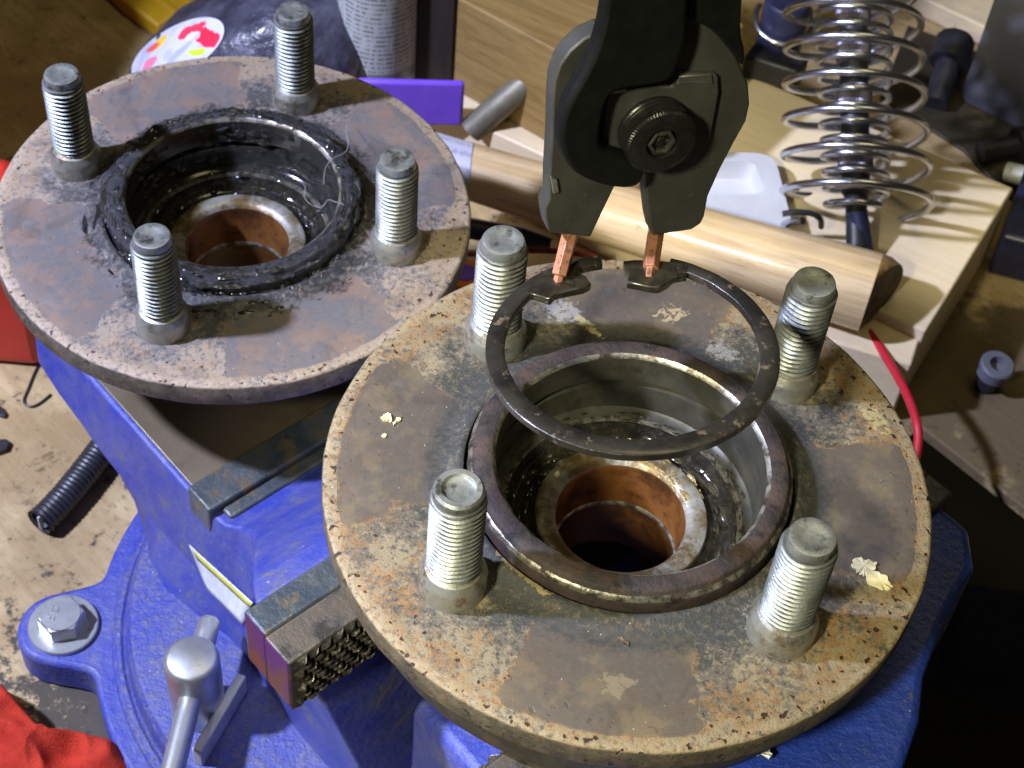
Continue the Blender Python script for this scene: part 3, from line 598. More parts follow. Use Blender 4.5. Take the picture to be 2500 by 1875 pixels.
# lock handle
PC = at(413, 1420, -111.5)
mb = MB().lathe([(7.9, BZ + 24 + 111.5), (7.9, -2.2), (7.6, -.9), (6.9, -.1), (6.2, .25), (.01, .35)], 56, c=PC); post = vpart(mb, 'lock_post', M_GALV, ang=30)
Ra = at(452, 1345, -123); Rb = at(372, 1668, -123)
dR = (Rb - Ra) / np.linalg.norm(Rb - Ra)
mb = MB().tube([Ra - dR * 1, Ra - dR * .3, Ra + dR * .5] + [Ra + dR * t for t in (5, 20, 40, 60)], [2.6, 3.1, 3.25, 3.3, 3.3, 3.3, 3.3], 32); vpart(mb, 'lock_rod', M_GALV, ang=40)
# maker's plate: white sticker with a yellow edge on the flank of the body
def flank(u, z):                        # a point on the left flank of the body
    for q, w in zip(secs[:-1], secs[1:]):
        if q[0] <= u <= w[0]:
            t = (u - q[0]) / (w[0] - q[0]); a = [q[i] * (1 - t) + w[i] * t for i in range(7)]
            zt, ht, zm, hm, zl, hl = a[1] - 1, a[2] + .8, a[3], a[4], a[5], a[6]
            s = ht + (hm - ht) * (z - zt) / (zm - zt) if z > zm else hm + (hl - hm) * (z - zm) / (zl - zm)
            return us(u, -(s + .35), z)
def onflank(x, y):
    d = ray(x, y); best = None
    for t in np.linspace(380, 560, 721):
        X = CAM_C + d * t; u = X @ UX; s = X @ SX; z = X[2]
        if -200 < u < -30:
            F = flank(u, z)
            if F is not None and s > F @ SX: return CAM_C + d * (t - .15)
    return CAM_C + d * 430
def sticker(px, name, mat, parent, nx=10, ny=6, off=.0):
    # px: four corners a-b (top edge), d-c (bottom edge)
    a, b, c, d = [np.array(q, float) for q in px]; vs = []; fs = []
    for j in range(ny + 1):
        for i in range(nx + 1):
            p = (a * (1 - i / nx) + b * (i / nx)) * (1 - j / ny) + (d * (1 - i / nx) + c * (i / nx)) * (j / ny)
            vs.append(onflank(*p) - SX * off)
    for j in range(ny):
        for i in range(nx):
            k = j * (nx + 1) + i; fs.append((k, k + 1, k + nx + 2, k + nx + 1))
    o = rel(MB().add(vs, fs), VB).build(name, mat, parent)
    m = o.modifiers.new('thick', 'SOLIDIFY'); m.thickness = .12 * MM; m.offset = 0
    return o
def mat_print(name, paper, ink, axis, pitch, duty, breakup=.12):
    g = G(name); a = np.array(axis, float); a /= np.linalg.norm(a)
    dn = g.n.new('ShaderNodeVectorMath'); dn.operation = 'DOT_PRODUCT'; g.t.links.new(g.co, dn.inputs[0]); dn.inputs[1].default_value = tuple(a)
    fr = g.math('FRACT', g.math('MULTIPLY', dn.outputs['Value'], 1.0 / pitch))
    line = g.ramp(fr, duty, duty + .06, 1, 0)
    br = g.ramp(g.noise(.9, 3, .7, vec=g.scale(g.co, (1.0, 1.0, .15))), .44, .52)
    col = g.mix(g.math('MULTIPLY', g.math('MULTIPLY', line, br), .75), paper, ink)
    col = g.mix(g.math('MULTIPLY', g.ramp(g.noise(.12, 5, .6), .5, .7), .25), col, tuple(c * .7 for c in paper))
    return g.set(col, .5, 0, .4)
M_STK = mat_print('sticker_print', (.78, .80, .80), (.42, .44, .45), UX * .3 + ZX, 1.15, .35)
M_STKY = mat_plain('sticker_yellow', (.62, .60, .10), (.55, .52, .09), .5)
sticker([(408, 1176), (546, 1302), (523, 1352), (446, 1272)], 'maker_sticker', M_STK, vise)
sticker([(416, 1184), (546, 1303), (541, 1312), (428, 1208)], 'sticker_edge', M_STKY, vise, 10, 2, off=.3)

# ------------------------------------------------------------------ bench, floor
def struct(o): o['kind'] = 'structure'; return o
bp = [us(-900, -700, BZ), us(24, -700, BZ), us(24, 104, BZ), us(-28, 128, BZ), us(-27, 202, BZ), us(90, 203, BZ), us(90, 560, BZ), us(-900, 560, BZ)]
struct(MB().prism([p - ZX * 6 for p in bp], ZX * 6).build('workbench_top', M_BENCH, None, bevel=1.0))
struct(MB().prism([(-2500, -2500, -860), (2500, -2500, -860), (2500, 3000, -860), (-2500, 3000, -860)], ZX * 10).build('floor', M_FLOORC))

# ------------------------------------------------------------------ bolt on the vise ear
BC = at(137, 1350, -150.0); BC[2] = BZ + 14.0
bolt = thing('hex_bolt', 'zinc hex bolt with round washer on the vise base ear', 'bolt', tuple(BC))
MB().lathe([(4.5, 0), (10.7, 0), (10.7, 1.3), (10.4, 1.6), (4.5, 1.6)], 64).build('washer', M_GALV, bolt, ang=30)
q = []
for z, r in ((1.6, 7.3), (6.6, 7.3), (7.3, 6.8)): q.append([(r * math.cos(k * math.pi / 3 + .42), r * math.sin(k * math.pi / 3 + .42), z) for k in range(6)])
hd = MB().loft(q, caps=True).build('bolt_head', M_GALV, bolt, bevel=.25, ang=20)
MB().lathe([(6.1, 7.25), (5.9, 7.55), (.01, 7.6)], 40).build('head_face', M_GALV, hd, ang=20)
mb = MB()
for x, y, w, h in ((-2.9, .9, .45, 2.2), (-2.2, 1.8, 1.2, .4), (-2.2, .9, 1.0, .4), (-2.2, .0, 1.1, .4), (-1.2, .9, .4, 2.0), (-2.6, -1.6, 1.8, .4), (-2.6, -2.4, .4, 1.2), (-1.4, -2.2, .4, 1.4)):
    mb.box((x, y, 7.7), (w / 2, 0, 0), (0, h / 2, 0), (0, 0, .12))
mb.build('grade_mark', M_GALV, hd)
# pale strip lying on the swivel disc
S1 = at(522, 1456, BZ + 33); S2 = at(424, 1622, BZ + 33); dS = (S2 - S1) / np.linalg.norm(S2 - S1); nS = np.cross(ZX, dS)
mb = MB().box((S1 + S2) / 2 - ZX * 4.2, dS * np.linalg.norm(S2 - S1) / 2, nS * 1.5, ZX * 4.2)
mb2 = thing('metal_strip', 'narrow pale metal strip standing on edge on the vise base beside the lock post', 'metal strip', tuple((S1 + S2) / 2))
rel(mb, (S1 + S2) / 2).build('strip', M_PALEM, mb2, bevel=.4)

# ------------------------------------------------------------------ corrugated tube, rag and scraps on the left
pa = [at(x, y, BZ + 5.2) for x, y in ((262, 915), (228, 962), (190, 1012), (150, 1062), (112, 1104), (84, 1130))]
pts = []
for i in range(len(pa) - 1):
    for t in np.linspace(0, 1, 24, endpoint=False):
        p0 = pa[max(i - 1, 0)]; p1, p2 = pa[i], pa[i + 1]; p3 = pa[min(i + 2, len(pa) - 1)]
        pts.append(.5 * ((2 * p1) + (-p0 + p2) * t + (2 * p0 - 5 * p1 + 4 * p2 - p3) * t ** 2 + (-p0 + 3 * p1 - 3 * p2 + p3) * t ** 3))
ln = np.concatenate([[0], np.cumsum([np.linalg.norm(b - a) for a, b in zip(pts[:-1], pts[1:])])])
rr = [4.75 + .42 * max(-.6, min(.8, 1.6 * math.sin(l * 2 * math.pi / 1.75))) for l in ln]
cb = tuple(pts[len(pts) // 2] - ZX * 5.2)
ct = thing('corrugated_tube', 'short black corrugated cable tube lying on the bench left of the vise', 'cable tube', cb)
rel(MB().tube(pts, rr, 28, cap=False).tube(pts, [r - .5 for r in rr], 28, cap=False), cb).build('sleeve', M_BLACKP, ct, ang=80)
d = pts[-1] - pts[-2]; d /= np.linalg.norm(d)
rel(MB().box(pts[-1] - d * .6 - ZX * .1, d * .8, np.cross(d, ZX) * .25, ZX * 3.0), cb).build('torn_edge', M_PALEM, ct)

def heap(name, mat, foot, height, label, cat, seedv, fold=1.0, zoff=BZ, n=70):
    # cloth heap: a folded height field over an irregular footprint
    foot = [np.array(p, float) for p in foot]; c = sum(foot) / len(foot); t = thing(name, label, cat, (c[0], c[1], zoff))
    m = len(foot); vs = []; fs = []; na, nr = 120, 34
    def border(a):
        best = 1e9; dd = np.array((math.cos(a), math.sin(a)))
        for i in range(m):
            p, q = foot[i][:2] - c[:2], foot[(i + 1) % m][:2] - c[:2]; e = q - p
            den = dd[0] * e[1] - dd[1] * e[0]
            if abs(den) < 1e-9: continue
            tt = (p[0] * e[1] - p[1] * e[0]) / den; w = (p[0] * dd[1] - p[1] * dd[0]) / den
            if tt > 0 and -1e-6 <= w <= 1 + 1e-6: best = min(best, tt)
        return best
    for j in range(nr + 1):
        f = j / nr
        for i in range(na):
            a = 2 * math.pi * i / na; R = border(a) * (1 + .03 * nz(4 * math.cos(a), 4 * math.sin(a), seedv, 1))
            x, y = R * f * math.cos(a), R * f * math.sin(a)
            X = x * .030 + seedv; Y = y * .030
            rid = 1 - abs(mnoise.noise(Vector((X * 1.6, Y * 1.6, seedv))) * 2)
            rid2 = 1 - abs(mnoise.noise(Vector((X * 3.6 + 4, Y * 3.6, seedv))) * 2)
            env = (1 - f ** 3.2) ** .55 if f < 1 else 0
            h = height * env * (.62 + fold * (.34 * rid + .16 * rid2))
            vs.append((x, y, max(0.0, h) + .05))
    for j in range(nr):
        for i in range(na):
            k = (i + 1) % na; fs.append((j * na + i, j * na + k, (j + 1) * na + k, (j + 1) * na + i))
    MB().add(vs, fs).build('cloth', mat, t, ang=180, subsurf=1); return t
heap('rag', M_RAG, [at(x, y, BZ) for x, y in ((-160, 1490), (-20, 1480), (45, 1545), (100, 1612), (150, 1640), (215, 1632), (285, 1648), (320, 1700), (280, 1800), (60, 1880), (-160, 1800))], 26, 'crumpled red rag on the bench in front of the vise base', 'rag', 3.7, .62)
def thin(name, label, cat, px, z, r, mat, seg=8, group=None):
    P = [at(x, y, z) if len(q) == 2 else at(x, y, q[2]) for q in px for x, y in [q[:2]]]
    out = []
    for i in range(len(P) - 1):
        for t in np.linspace(0, 1, 8, endpoint=(i == len(P) - 2)):
            p0 = P[max(i - 1, 0)]; p1, p2 = P[i], P[i + 1]; p3 = P[min(i + 2, len(P) - 1)]
            out.append(.5 * ((2 * p1) + (-p0 + p2) * t + (2 * p0 - 5 * p1 + 4 * p2 - p3) * t ** 2 + (-p0 + 3 * p1 - 3 * p2 + p3) * t ** 3))
    o = MB().tube(out, r, seg).build(name, mat); return tag(o, label, cat, group)
thin('wire_loop', 'thin dark wire loop on the bench left of the vise tail', 'wire', [(88, 778), (72, 812), (62, 838), (52, 862), (56, 874), (70, 878), (88, 870), (110, 852)], BZ + .5, .5, M_BLACKP)
def scrap(px, h, name, mat, label, cat, z=BZ, group=None, lean=None):
    P = [at(x, y, z + .02) for x, y in px]
    return tag(MB().prism(P, ZX * h).build(name, mat, None, bevel=min(.3, h * .3)), label, cat, group)
scrap([(-12, 876), (6, 884), (16, 898), (12, 906), (-12, 898)], 1.5, 'rubber_scrap', M_BLACKP, 'small black scrap on the bench at the left edge, the upper of two', 'scrap', group='black scraps on the bench')
scrap([(-14, 958), (16, 956), (23, 962), (17, 978), (-12, 988)], 2.2, 'rubber_scrap', M_BLACKP, 'larger black scrap on the bench at the left edge, below the other', 'scrap', group='black scraps on the bench')
# red case at the left edge
RBz = -108
ra, rb = at(38, 334, RBz), at(50, 560, RBz); dv = rb - ra; dv /= np.linalg.norm(dv); lv = np.array((-1.0, -.12, 0))
cpt = [ra, rb, rb + lv * 170, ra + lv * 170]
bc_ = sum(cpt) / 4; bc_[2] = BZ
rc_ = thing('red_case', 'bright red plastic case at the left edge behind the rear hub', 'case', tuple(bc_))
rel(MB().prism([p * (1, 1, 0) + ZX * (BZ + .05) for p in cpt], ZX * (RBz - BZ)), bc_).build('case_body', M_RED, rc_, bevel=5, seg=3)
rel(MB().prism([(-300, 20, BZ + .05), (-300, 300, BZ + .05), (-420, 300, BZ + .05), (-420, 20, BZ + .05)], ZX * 145), bc_).build('added_shade_block', M_RED, rc_, bevel=5, seg=3)  # unseen tall block, added to keep torch light off the bench
scrap([(14, 712), (58, 694), (66, 716), (30, 730), (10, 742)], .4, 'paper_scrap', M_PAPER, 'torn grey paper scrap beside the red case', 'paper')

# ------------------------------------------------------------------ things behind the rear hub
# dark bottle on its side with a round sticker
EC = at(540, 132, BZ + 36); EA = np.array((53.0, 32.0, 28.0))
t_ = math.radians(-34); RB = np.array([[math.cos(t_), 0, math.sin(t_)], [0, 1, 0], [-math.sin(t_), 0, math.cos(t_)]])
bt = thing('dark_bottle', 'glossy dark plastic bottle with a round coloured sticker behind the rear hub', 'bottle', tuple(EC))
mb = MB(); vs = []; fs = []; nu, nv = 80, 44
def EP(a, b, o=0.0):
    ca, sa, cb, sb = math.cos(a), math.sin(a), math.cos(b), math.sin(b)
    f = lambda v, e: math.copysign(abs(v) ** e, v)
    p = np.array((f(cb, .75) * f(ca, .85), f(cb, .75) * f(sa, .85), f(sb, .75)))
    k = 1 + .05 * nz(p[0] * 1.7, p[1] * 1.7, p[2] * 1.7, 1.0) + .022 * nz(p[0] * 5 + 3, p[1] * 5, p[2] * 5, 1.0)
    return p * (EA + o) * k
for j in range(nv + 1):
    for i in range(nu):
        vs.append(RB @ EP(2 * math.pi * i / nu, -math.pi / 2 + math.pi * j / nv))
for j in range(nv):
    for i in range(nu):
        k = (i + 1) % nu; fs.append((j * nu + i, j * nu + k, (j + 1) * nu + k, (j + 1) * nu + i))
M_BOTTLE = mat_plain('dark_bottle_plastic', (.035, .035, .055), (.10, .10, .14), .30, 0, .05, 1.6, .11, coat=.4)
MB().add(vs, fs).build('shell', M_BOTTLE, bt, ang=180)
def hit_shell(x, y):
    d = ray(x, y)
    for t in np.linspace(560, 820, 1041):
        X = RB.T @ (CAM_C + d * t - EC); p = X / EA
        a = math.atan2(math.copysign(abs(p[1]) ** (1 / .85), p[1]), math.copysign(abs(p[0]) ** (1 / .85), p[0])); cbm = max(abs(p[0]), abs(p[1]), 1e-6)
        rr_ = np.linalg.norm(p); dn_ = p / rr_
        # radius of the shell in this direction by bisection over latitude
        b = math.asin(max(-1, min(1, dn_[2]))); S = EP(math.atan2(dn_[1], dn_[0]), b) / EA
        if rr_ < np.linalg.norm(S): return CAM_C + d * (t - .6) - EC
    return None
def patch(parent, name, mat, px, uvbox, n=26):
    # a thin printed patch lying on the shell, outlined by a polygon in the view
    from mathutils.geometry import tessellate_polygon
    xs = [p[0] for p in px]; ys = [p[1] for p in px]
    return None
# sticker as a polar fan conforming to the shell
sc_, vs, fs, uvs = (384, 108), [], [], []
na, nr = 56, 14
for j in range(nr + 1):
    for i in range(na):
        a = 2 * math.pi * i / na; f = j / nr; x = 112 * f * math.cos(a); y = 50 * f * math.sin(a)
        c, s = math.cos(math.radians(-30)), math.sin(math.radians(-30))
        P = hit_shell(sc_[0] + x * c - y * s, sc_[1] + x * s + y * c)
        vs.append(P if P is not None else (vs[-na] if len(vs) >= na else np.zeros(3))); uvs.append((f * math.cos(a), -f * math.sin(a)))
for j in range(nr):
    for i in range(na):
        k = (i + 1) % na; fs.append((j * na + i, j * na + k, (j + 1) * na + k, (j + 1) * na + i))
g = G('round_sticker_print')
s3 = g.sep(g.uv); X, Y = s3[0], s3[1]
def blob(cx, cy, rx, ry, rot=0.0, soft=.12):
    c, s = math.cos(rot), math.sin(rot)
    dx = g.math('SUBTRACT', X, cx); dy = g.math('SUBTRACT', Y, cy)
    a = g.math('DIVIDE', g.math('ADD', g.math('MULTIPLY', dx, c), g.math('MULTIPLY', dy, s)), rx)
    b = g.math('DIVIDE', g.math('SUBTRACT', g.math('MULTIPLY', dy, c), g.math('MULTIPLY', dx, s)), ry)
    rr = g.math('SQRT', g.math('ADD', g.math('MULTIPLY', a, a), g.math('MULTIPLY', b, b)))
    rr = g.math('ADD', rr, g.math('MULTIPLY', g.math('SUBTRACT', g.noise(.16, 4, .6), .5), 2.2))
    return g.ramp(rr, 1.0, 1.0 - soft, 0, 1)
col = (.62, .62, .72)
col = g.mix(g.math('MULTIPLY', g.ramp(g.noise(.12, 3, .6), .5, .62), .5), col, (.36, .38, .58))
col = g.mix(blob(.60, -.12, .20, .75, .25), col, (.85, .03, .07)); col = g.mix(blob(.42, .42, .30, .24), col, (.80, .05, .10)); col = g.mix(blob(.38, .20, .16, .20), col, (.70, .66, .72))
col = g.mix(blob(.30, -.50, .13, .26, .4), col, (.60, .78, .04)); col = g.mix(blob(-.22, .66, .22, .12, .6), col, (.85, .60, .05)); col = g.mix(blob(-.42, .62, .16, .10, .4), col, (.85, .12, .10))
col = g.mix(blob(-.62, .10, .26, .16, .6), col, (.80, .22, .32)); col = g.mix(blob(-.55, -.42, .16, .14), col, (.10, .10, .62)); col = g.mix(blob(.05, -.10, .5, .10, .5), col, (.42, .44, .62))
rad = g.math('SQRT', g.math('ADD', g.math('MULTIPLY', X, X), g.math('MULTIPLY', Y, Y)))
col = g.mix(g.ramp(rad, .93, .96), col, (.66, .66, .76))
M_RSTK = g.set(col, .35, 0, .4)
mb = MB().add(vs, fs); o = mb.build('round_sticker', M_RSTK, bt, ang=180)
ul = o.data.uv_layers.new(name='UVMap')
for lp in o.data.loops: ul.data[lp.index].uv = uvs[lp.vertex_index]
BT = -128.0                              # top of the wide board
# pale grey can
CA = at(817, 158, BT + .1); CR = 15.6
can = thing('grey_can', 'pale grey can printed with rows of small text behind the rear hub', 'can', tuple(CA))
M_CAN = mat_print('can_print', (.46, .47, .45), (.06, .065, .08), (0, 0, 1), 2.1, .42)
MB().lathe([(.01, 0), (CR - 1.2, 0), (CR - .3, .8), (CR, 2), (CR, 6), (CR, 16), (CR, 66), (CR, 120)], 72).build('can_body', M_CAN, can, ang=40)
MB().lathe([(CR + .06, 6.5), (CR + .1, 7), (CR + .1, 11.5), (CR + .06, 12)], 72).build('printed_band', mat_plain('can_band', (.20, .21, .23), (.16, .17, .19), .4), can)
MB().lathe([(CR, 120), (CR - 2, 124), (8, 132), (7.5, 140), (.01, 140)], 48).build('can_shoulder', M_GREYBOX, can)
# violet box, yellow strip, dark post
VBx = [at(x, y, BZ + 26) for x, y in ((740, 172), (1005, 180), (1013, 196), (760, 196))]
p0, p1 = at(770, 176, BT + 21), at(1004, 182, BT + 21); dd = (p1 - p0) / np.linalg.norm(p1 - p0); bk = np.cross(ZX, dd)
vb = thing('violet_box', 'flat violet plastic box standing behind the rear hub', 'box', tuple((p0 + p1) / 2 - ZX * 21))
rel(MB().prism([p0, p1, p1 + bk * 3, p0 + bk * 3], -ZX * 20.9), (p0 + p1) / 2 - ZX * 21).build('box_shell', M_PURP, vb, bevel=1.2)
yz = BZ + .1
yp = [at(x, y, yz) for x, y in ((205, -30), (262, 28), (345, 92), (470, 20), (415, -30))]
ys_ = thing('yellow_level', 'yellow plastic tool body lying behind the dark bottle', 'tool', tuple(sum(yp) / 5))
rel(MB().prism(yp, ZX * 9), sum(yp) / 5).build('tool_body', M_YEL, ys_, bevel=1.5)
e0, e1 = (yp[0] + yp[2]) / 2, (yp[4] + yp[3]) / 2
for f in (.33, .6):
    a_, b_ = yp[0] * (1 - f) + yp[4] * f, yp[2] * (1 - f) + yp[3] * f
    dq = (b_ - a_) / np.linalg.norm(b_ - a_)
    rel(MB().box((a_ + b_) / 2 + ZX * 9.2, dq * np.linalg.norm(b_ - a_) * .48, np.cross(ZX, dq) * 1.6, ZX * .9), sum(yp) / 5).build('ridge', M_YEL, ys_, bevel=.5)
pp = at(934, 168, BT)
dp = thing('dark_post', 'dark brown wooden post between the can and the golden beam', 'post', (pp[0], pp[1], BT + .1))
MB().box((0, 0, 90), (9, 0, 0), (0, 6, 0), (0, 0, 89.9)).build('post_body', mat_wood('dark_wood', (.030, .020, .014), (.018, .012, .01), (0, 0, 1), .7), dp, bevel=.8)

# ------------------------------------------------------------------ timber, handle and tray on the right
BT = -128.0                              # top of the wide board
c1, c2, c3 = at(1640, 170, BT), at(2190, 405, BT), at(2000, 716, BT)
ax_ = (c2 - c1) / np.linalg.norm(c2 - c1); w_ = c3 - c2
far_l = c2 - ax_ * 282; near_l = far_l + w_
bb = tuple((c2 + far_l + c3 + near_l) / 4 - ZX * (BT - BZ))
brd = thing('pale_board', 'wide pale timber board lying behind the wooden handle', 'timber', bb)
rel(MB().prism([c2, c3, near_l, far_l], -ZX * (BT - BZ - .1)), bb).build('plank', M_PALEW, brd, bevel=.9, seg=2)
# golden beam on top of it
g0, g1 = at(963, 185, BT), at(1195, 316, BT); ga = (g1 - g0) / np.linalg.norm(g1 - g0); gb = np.cross(ZX, ga)
if gb[1] < 0: gb = -gb
bm_ = thing('golden_beam', 'golden wooden beam on the pale board behind the pliers', 'timber', tuple((g0 + g1) / 2))
rel(MB().prism([g0, g1 + ga * 40, g1 + ga * 40 + gb * 60, g0 + gb * 60], ZX * 44), (g0 + g1) / 2 - ZX * .1).build('beam_body', M_GOLDW, bm_, bevel=.8)
# grey pipe leaning on the beam
q0, q1 = at(1075, 232, BT + 8), at(1145, 172, BT + 20)
dq = (q1 - q0) / np.linalg.norm(q1 - q0)
pipe = thing('grey_pipe', 'short dull grey pipe leaning against the golden beam', 'pipe', tuple(q0))
rel(MB().tube([q0 - dq * 14, q0, q1, q1 + dq * 1.2], [5.2, 5.2, 5.2, 4.7], 32), q0).build('pipe_body', mat_plain('dull_pipe', (.20, .185, .14), (.15, .135, .10), .5, .4, .15, .1, .8), pipe)
# round wooden handle
d0, d1 = at(900, 336, -118), at(1888, 634, -118)
dd = (d1 - d0) / np.linalg.norm(d1 - d0); L = np.linalg.norm(d1 - d0); dn = np.cross(dd, ZX); du = np.cross(dn, dd)
hn = thing('wooden_handle', 'round waxed wooden tool handle with a dark sawn end', 'handle', tuple(d1))
pr = [(10.0, -L), (10.4, -L + 20), (11.2, -L * .6), (12.6, -L * .3), (13.8, -20), (14.2, -6), (14.2, -1.2)]
rel(MB().lathe(pr, 72, c=d1, fr=(dn, du, dd)), d1).build('shaft', M_DOWEL, hn, ang=60)
M_AMB = mat_plain('amber_rim_wood', (.36, .22, .07), (.20, .12, .05), .5, 0, .3, .1, .8, dirt=(.06, .045, .03), dirt_at=(.5, .64), dsc=.2)
def oblique(mb):
    mb.v = [tuple(np.array(p) - dd * max(0, ((np.array(p) - d1) @ dd + 1.2) / 3.0) * .50 * ((np.array(p) - d1) @ dn)) for p in mb.v]; return mb
rel(oblique(MB().lathe([(14.2, -1.2), (13.9, 0), (12.2, 1.6)], 72, c=d1, fr=(dn, du, dd))), d1).build('end_bevel', M_AMB, hn, ang=60)
rel(oblique(MB().lathe([(12.2, 1.6), (11.6, 1.8), (.01, 1.8)], 72, c=d1, fr=(dn, du, dd))), d1).build('end_grain', M_ENDG, hn, ang=60)
# paper label wrapped round it
lv0 = -L * (1 - .055); lv1 = -L * (1 - .145)
vs, fs = [], []
for j in range(13):
    for i in range(9):
        ang = math.radians(20 + 95 * j / 12); rr_ = 10.85; p = lv0 + (lv1 - lv0) * i / 8 - 5 * (j / 12.0)
        vs.append(d1 + dd * p + dn * -rr_ * math.cos(ang) * -1 + du * rr_ * math.sin(ang))
for j in range(12):
    for i in range(8):
        k = j * 9 + i; fs.append((k, k + 1, k + 10, k + 9))
o = rel(MB().add(vs, fs), d1).build('paper_label', mat_print('label_print', (.52, .52, .60), (.28, .28, .36), du + dn * .6, 2.0, .3), hn)
# small block carrying the handle
kb0 = at(1925, 690, -133)
kb_ = thing('wood_block', 'small pale wood block under the end of the wooden handle', 'block', (kb0[0] - 16, kb0[1] + 2, BZ))
MB().prism([(-22, -14, .05), (24, -22, .05), (30, 8, .05), (-16, 18, .05)], ZX * 31.5).build('block_body', M_PALEW, kb_, bevel=1)
# white tray with a pocket
def rrect(px, z, n=6, r=.18):
    P = [np.array(p, float) for p in px]; out = []
    for i in range(len(P)):
        a, b, c = P[i - 1], P[i], P[(i + 1) % len(P)]
        s, e = b + (a - b) * r, b + (c - b) * r
        for k in range(n + 1):
            t = k / n; out.append(at(*(s * (1 - t) ** 2 + 2 * b * t * (1 - t) + e * t ** 2), z))
    return out
TZ = BT + 9.0
out_, in_ = rrect([(1440, 322), (1672, 332), (1716, 500), (1440, 500)], TZ), rrect([(1470, 345), (1630, 350), (1654, 418), (1470, 424)], TZ)
in2 = [p * (1, 1, 0) + ZX * (BT + 1.0) for p in rrect([(1476, 349), (1625, 353), (1649, 415), (1476, 420)], TZ)]
bot = [p * (1, 1, 0) + ZX * (BT + .1) for p in out_]
trc = tuple(sum(out_) / len(out_) * (1, 1, 0) + ZX * BT)
tr = thing('white_tray', 'small white plastic tray with a sunken pocket on the pale board', 'tray', trc)
n = len(out_)
mb = MB(); mb.loft([bot, out_, in_, in2], caps=True)
rel(mb, trc).build('tray_shell', M_WHITEP, tr, ang=35)

# ------------------------------------------------------------------ coil springs on a shaft
K0 = at(1850, 470, BT + 11)
el = math.radians(35)
def ax_pt(x, y):                         # point seen at (x, y) whose rise over K0 makes the slope el
    d = ray(x, y); lo, hi = 400, 1200
    for _ in range(60):
        m = (lo + hi) / 2; X = CAM_C + d * m - K0
        if math.atan2(X[2], math.hypot(X[0], X[1])) > el and X[1] > 0: lo = m
        elif X[1] < 0: lo = m
        else: hi = m
    return CAM_C + d * lo
K1 = ax_pt(1842, 0); ka = K1 - K0; KL = np.linalg.norm(ka); ka /= KL
kx = np.cross(ka, ZX); kx /= np.linalg.norm(kx); ky = np.cross(kx, ka)
spb = tuple(K0 - ka * 12)
spt = thing('spring_shaft', 'dark ribbed shaft leaning on the board inside two shiny coil springs', 'shaft', spb)
def coil(name, label, R0, R1, wire, turns, l0, l1, ph, group, mat=M_CHROME):
    pts = []; n = int(turns * 40)
    for i in range(n + 1):
        q = i / n; a = ph + q * turns * 2 * math.pi; r = R0 + (R1 - R0) * q
        pts.append(K0 + ka * (l0 + (l1 - l0) * q) + kx * r * math.cos(a) + ky * r * math.sin(a))
    t = thing(name, label, 'spring', tuple(K0), group)
    rel(MB().tube(pts, wire, 14), K0).build('coil', mat, t, ang=80); return t
coil('coil_spring', 'wide outer coil spring of shiny wire wound round the ribbed shaft', 26.8, 22.5, 1.4, 9.6, -4, KL + 42, math.radians(150), 'nested coil springs')
coil('coil_spring', 'narrow inner coil spring close round the ribbed shaft', 10.8, 15.5, 1.2, 20.0, 3, KL + 40, 1.0, 'nested coil springs')
def along(prof, name, mat, parent, seg=40, dr=None):
    return rel(MB().lathe(prof, seg, c=K0, fr=(kx, ky, ka), dr=dr), spb).build(name, mat, parent, ang=35)
along([(.01, -14), (3.6, -14), (3.9, -12), (3.9, 4), (4.4, 8), (5.2, 9), (5.2, KL + 50), (.01, KL + 50)], 'rod', M_BLACKP, spt)
knl = lambda a, r, z: .18 * (1 if int(a / (2 * math.pi) * 80 + .5) % 2 else -1)
for z0 in (18, 40, 57, 72):
    along([(5.2, z0), (6.2, z0 + .4), (6.2, z0 + 8.4), (5.2, z0 + 8.8)], 'knurled_sleeve', M_KNURL, spt, 80, knl)
for z0 in (88, 112, 140):
    along([(5.2, z0), (9.0, z0 + 1), (9.3, z0 + 3), (9.0, z0 + 13), (5.2, z0 + 14)], 'black_collar', M_BLACKP, spt)
# foot of the shaft: short peg standing on the board, mauve foot beside
f0 = at(1852, 455, BT + 14); f1 = at(1868, 560, BT + .5)
rel(MB().tube([f0, f0 * .5 + f1 * .5, f1], [3.6, 3.7, 3.9], 20), spb).build('peg', M_NAVY, spt)
# hook of the outer spring
thin('wire_hook', 'short bent dark wire hook under the wide spring', 'hook', [(1690, 462, BT + 16), (1720, 458, BT + 17), (1755, 462, BT + 16), (1772, 474, BT + 13), (1774, 490, BT + 7)], BT + 10, 1.1, M_BLACKP, 10)

# ------------------------------------------------------------------ dim things at the upper right
mt = [at(x, y, BZ) for x, y in ((1960, 60), (2330, 200), (2330, 520), (2175, 430), (2080, 330), (1900, 215))]  # dark sheet added where the bench lies unlit
tag(MB().prism([p + ZX * .1 for p in mt], ZX * 1.6).build('shade_sheet', mat_plain('shade_brown', (.045, .034, .018), (.028, .022, .013), .6, 0, .05, .2, .4, dirt=(.09, .065, .03), dirt_at=(.55, .7)), None, bevel=.5), 'dark sheet standing in for shade on the bench behind the pale board at right', 'mat')  # added sheet in place of shade, no real mat
bx0 = at(2126, 60, BZ + 40)
gx = thing('grey_box', 'dull grey box in the top right corner of the bench', 'box', (bx0[0], bx0[1], BZ))
MB().prism([(0, 0, .1), (52, -26, .1), (70, 20, .1), (10, 40, .1)], ZX * 62).build('box_body', M_GREYBOX, gx, bevel=1.5)
cl0 = at(1690, 60, BT + 18)
cl = thing('black_clamp', 'black plastic clamp with a steel hoop on the board left of the springs', 'clamp', (cl0[0], cl0[1], BT))
MB().lathe([(.01, 8), (8.5, 8), (9.2, 9), (9.2, 30), (8.2, 31.5), (.01, 32)], 40).build('clamp_barrel', M_NAVY, cl)
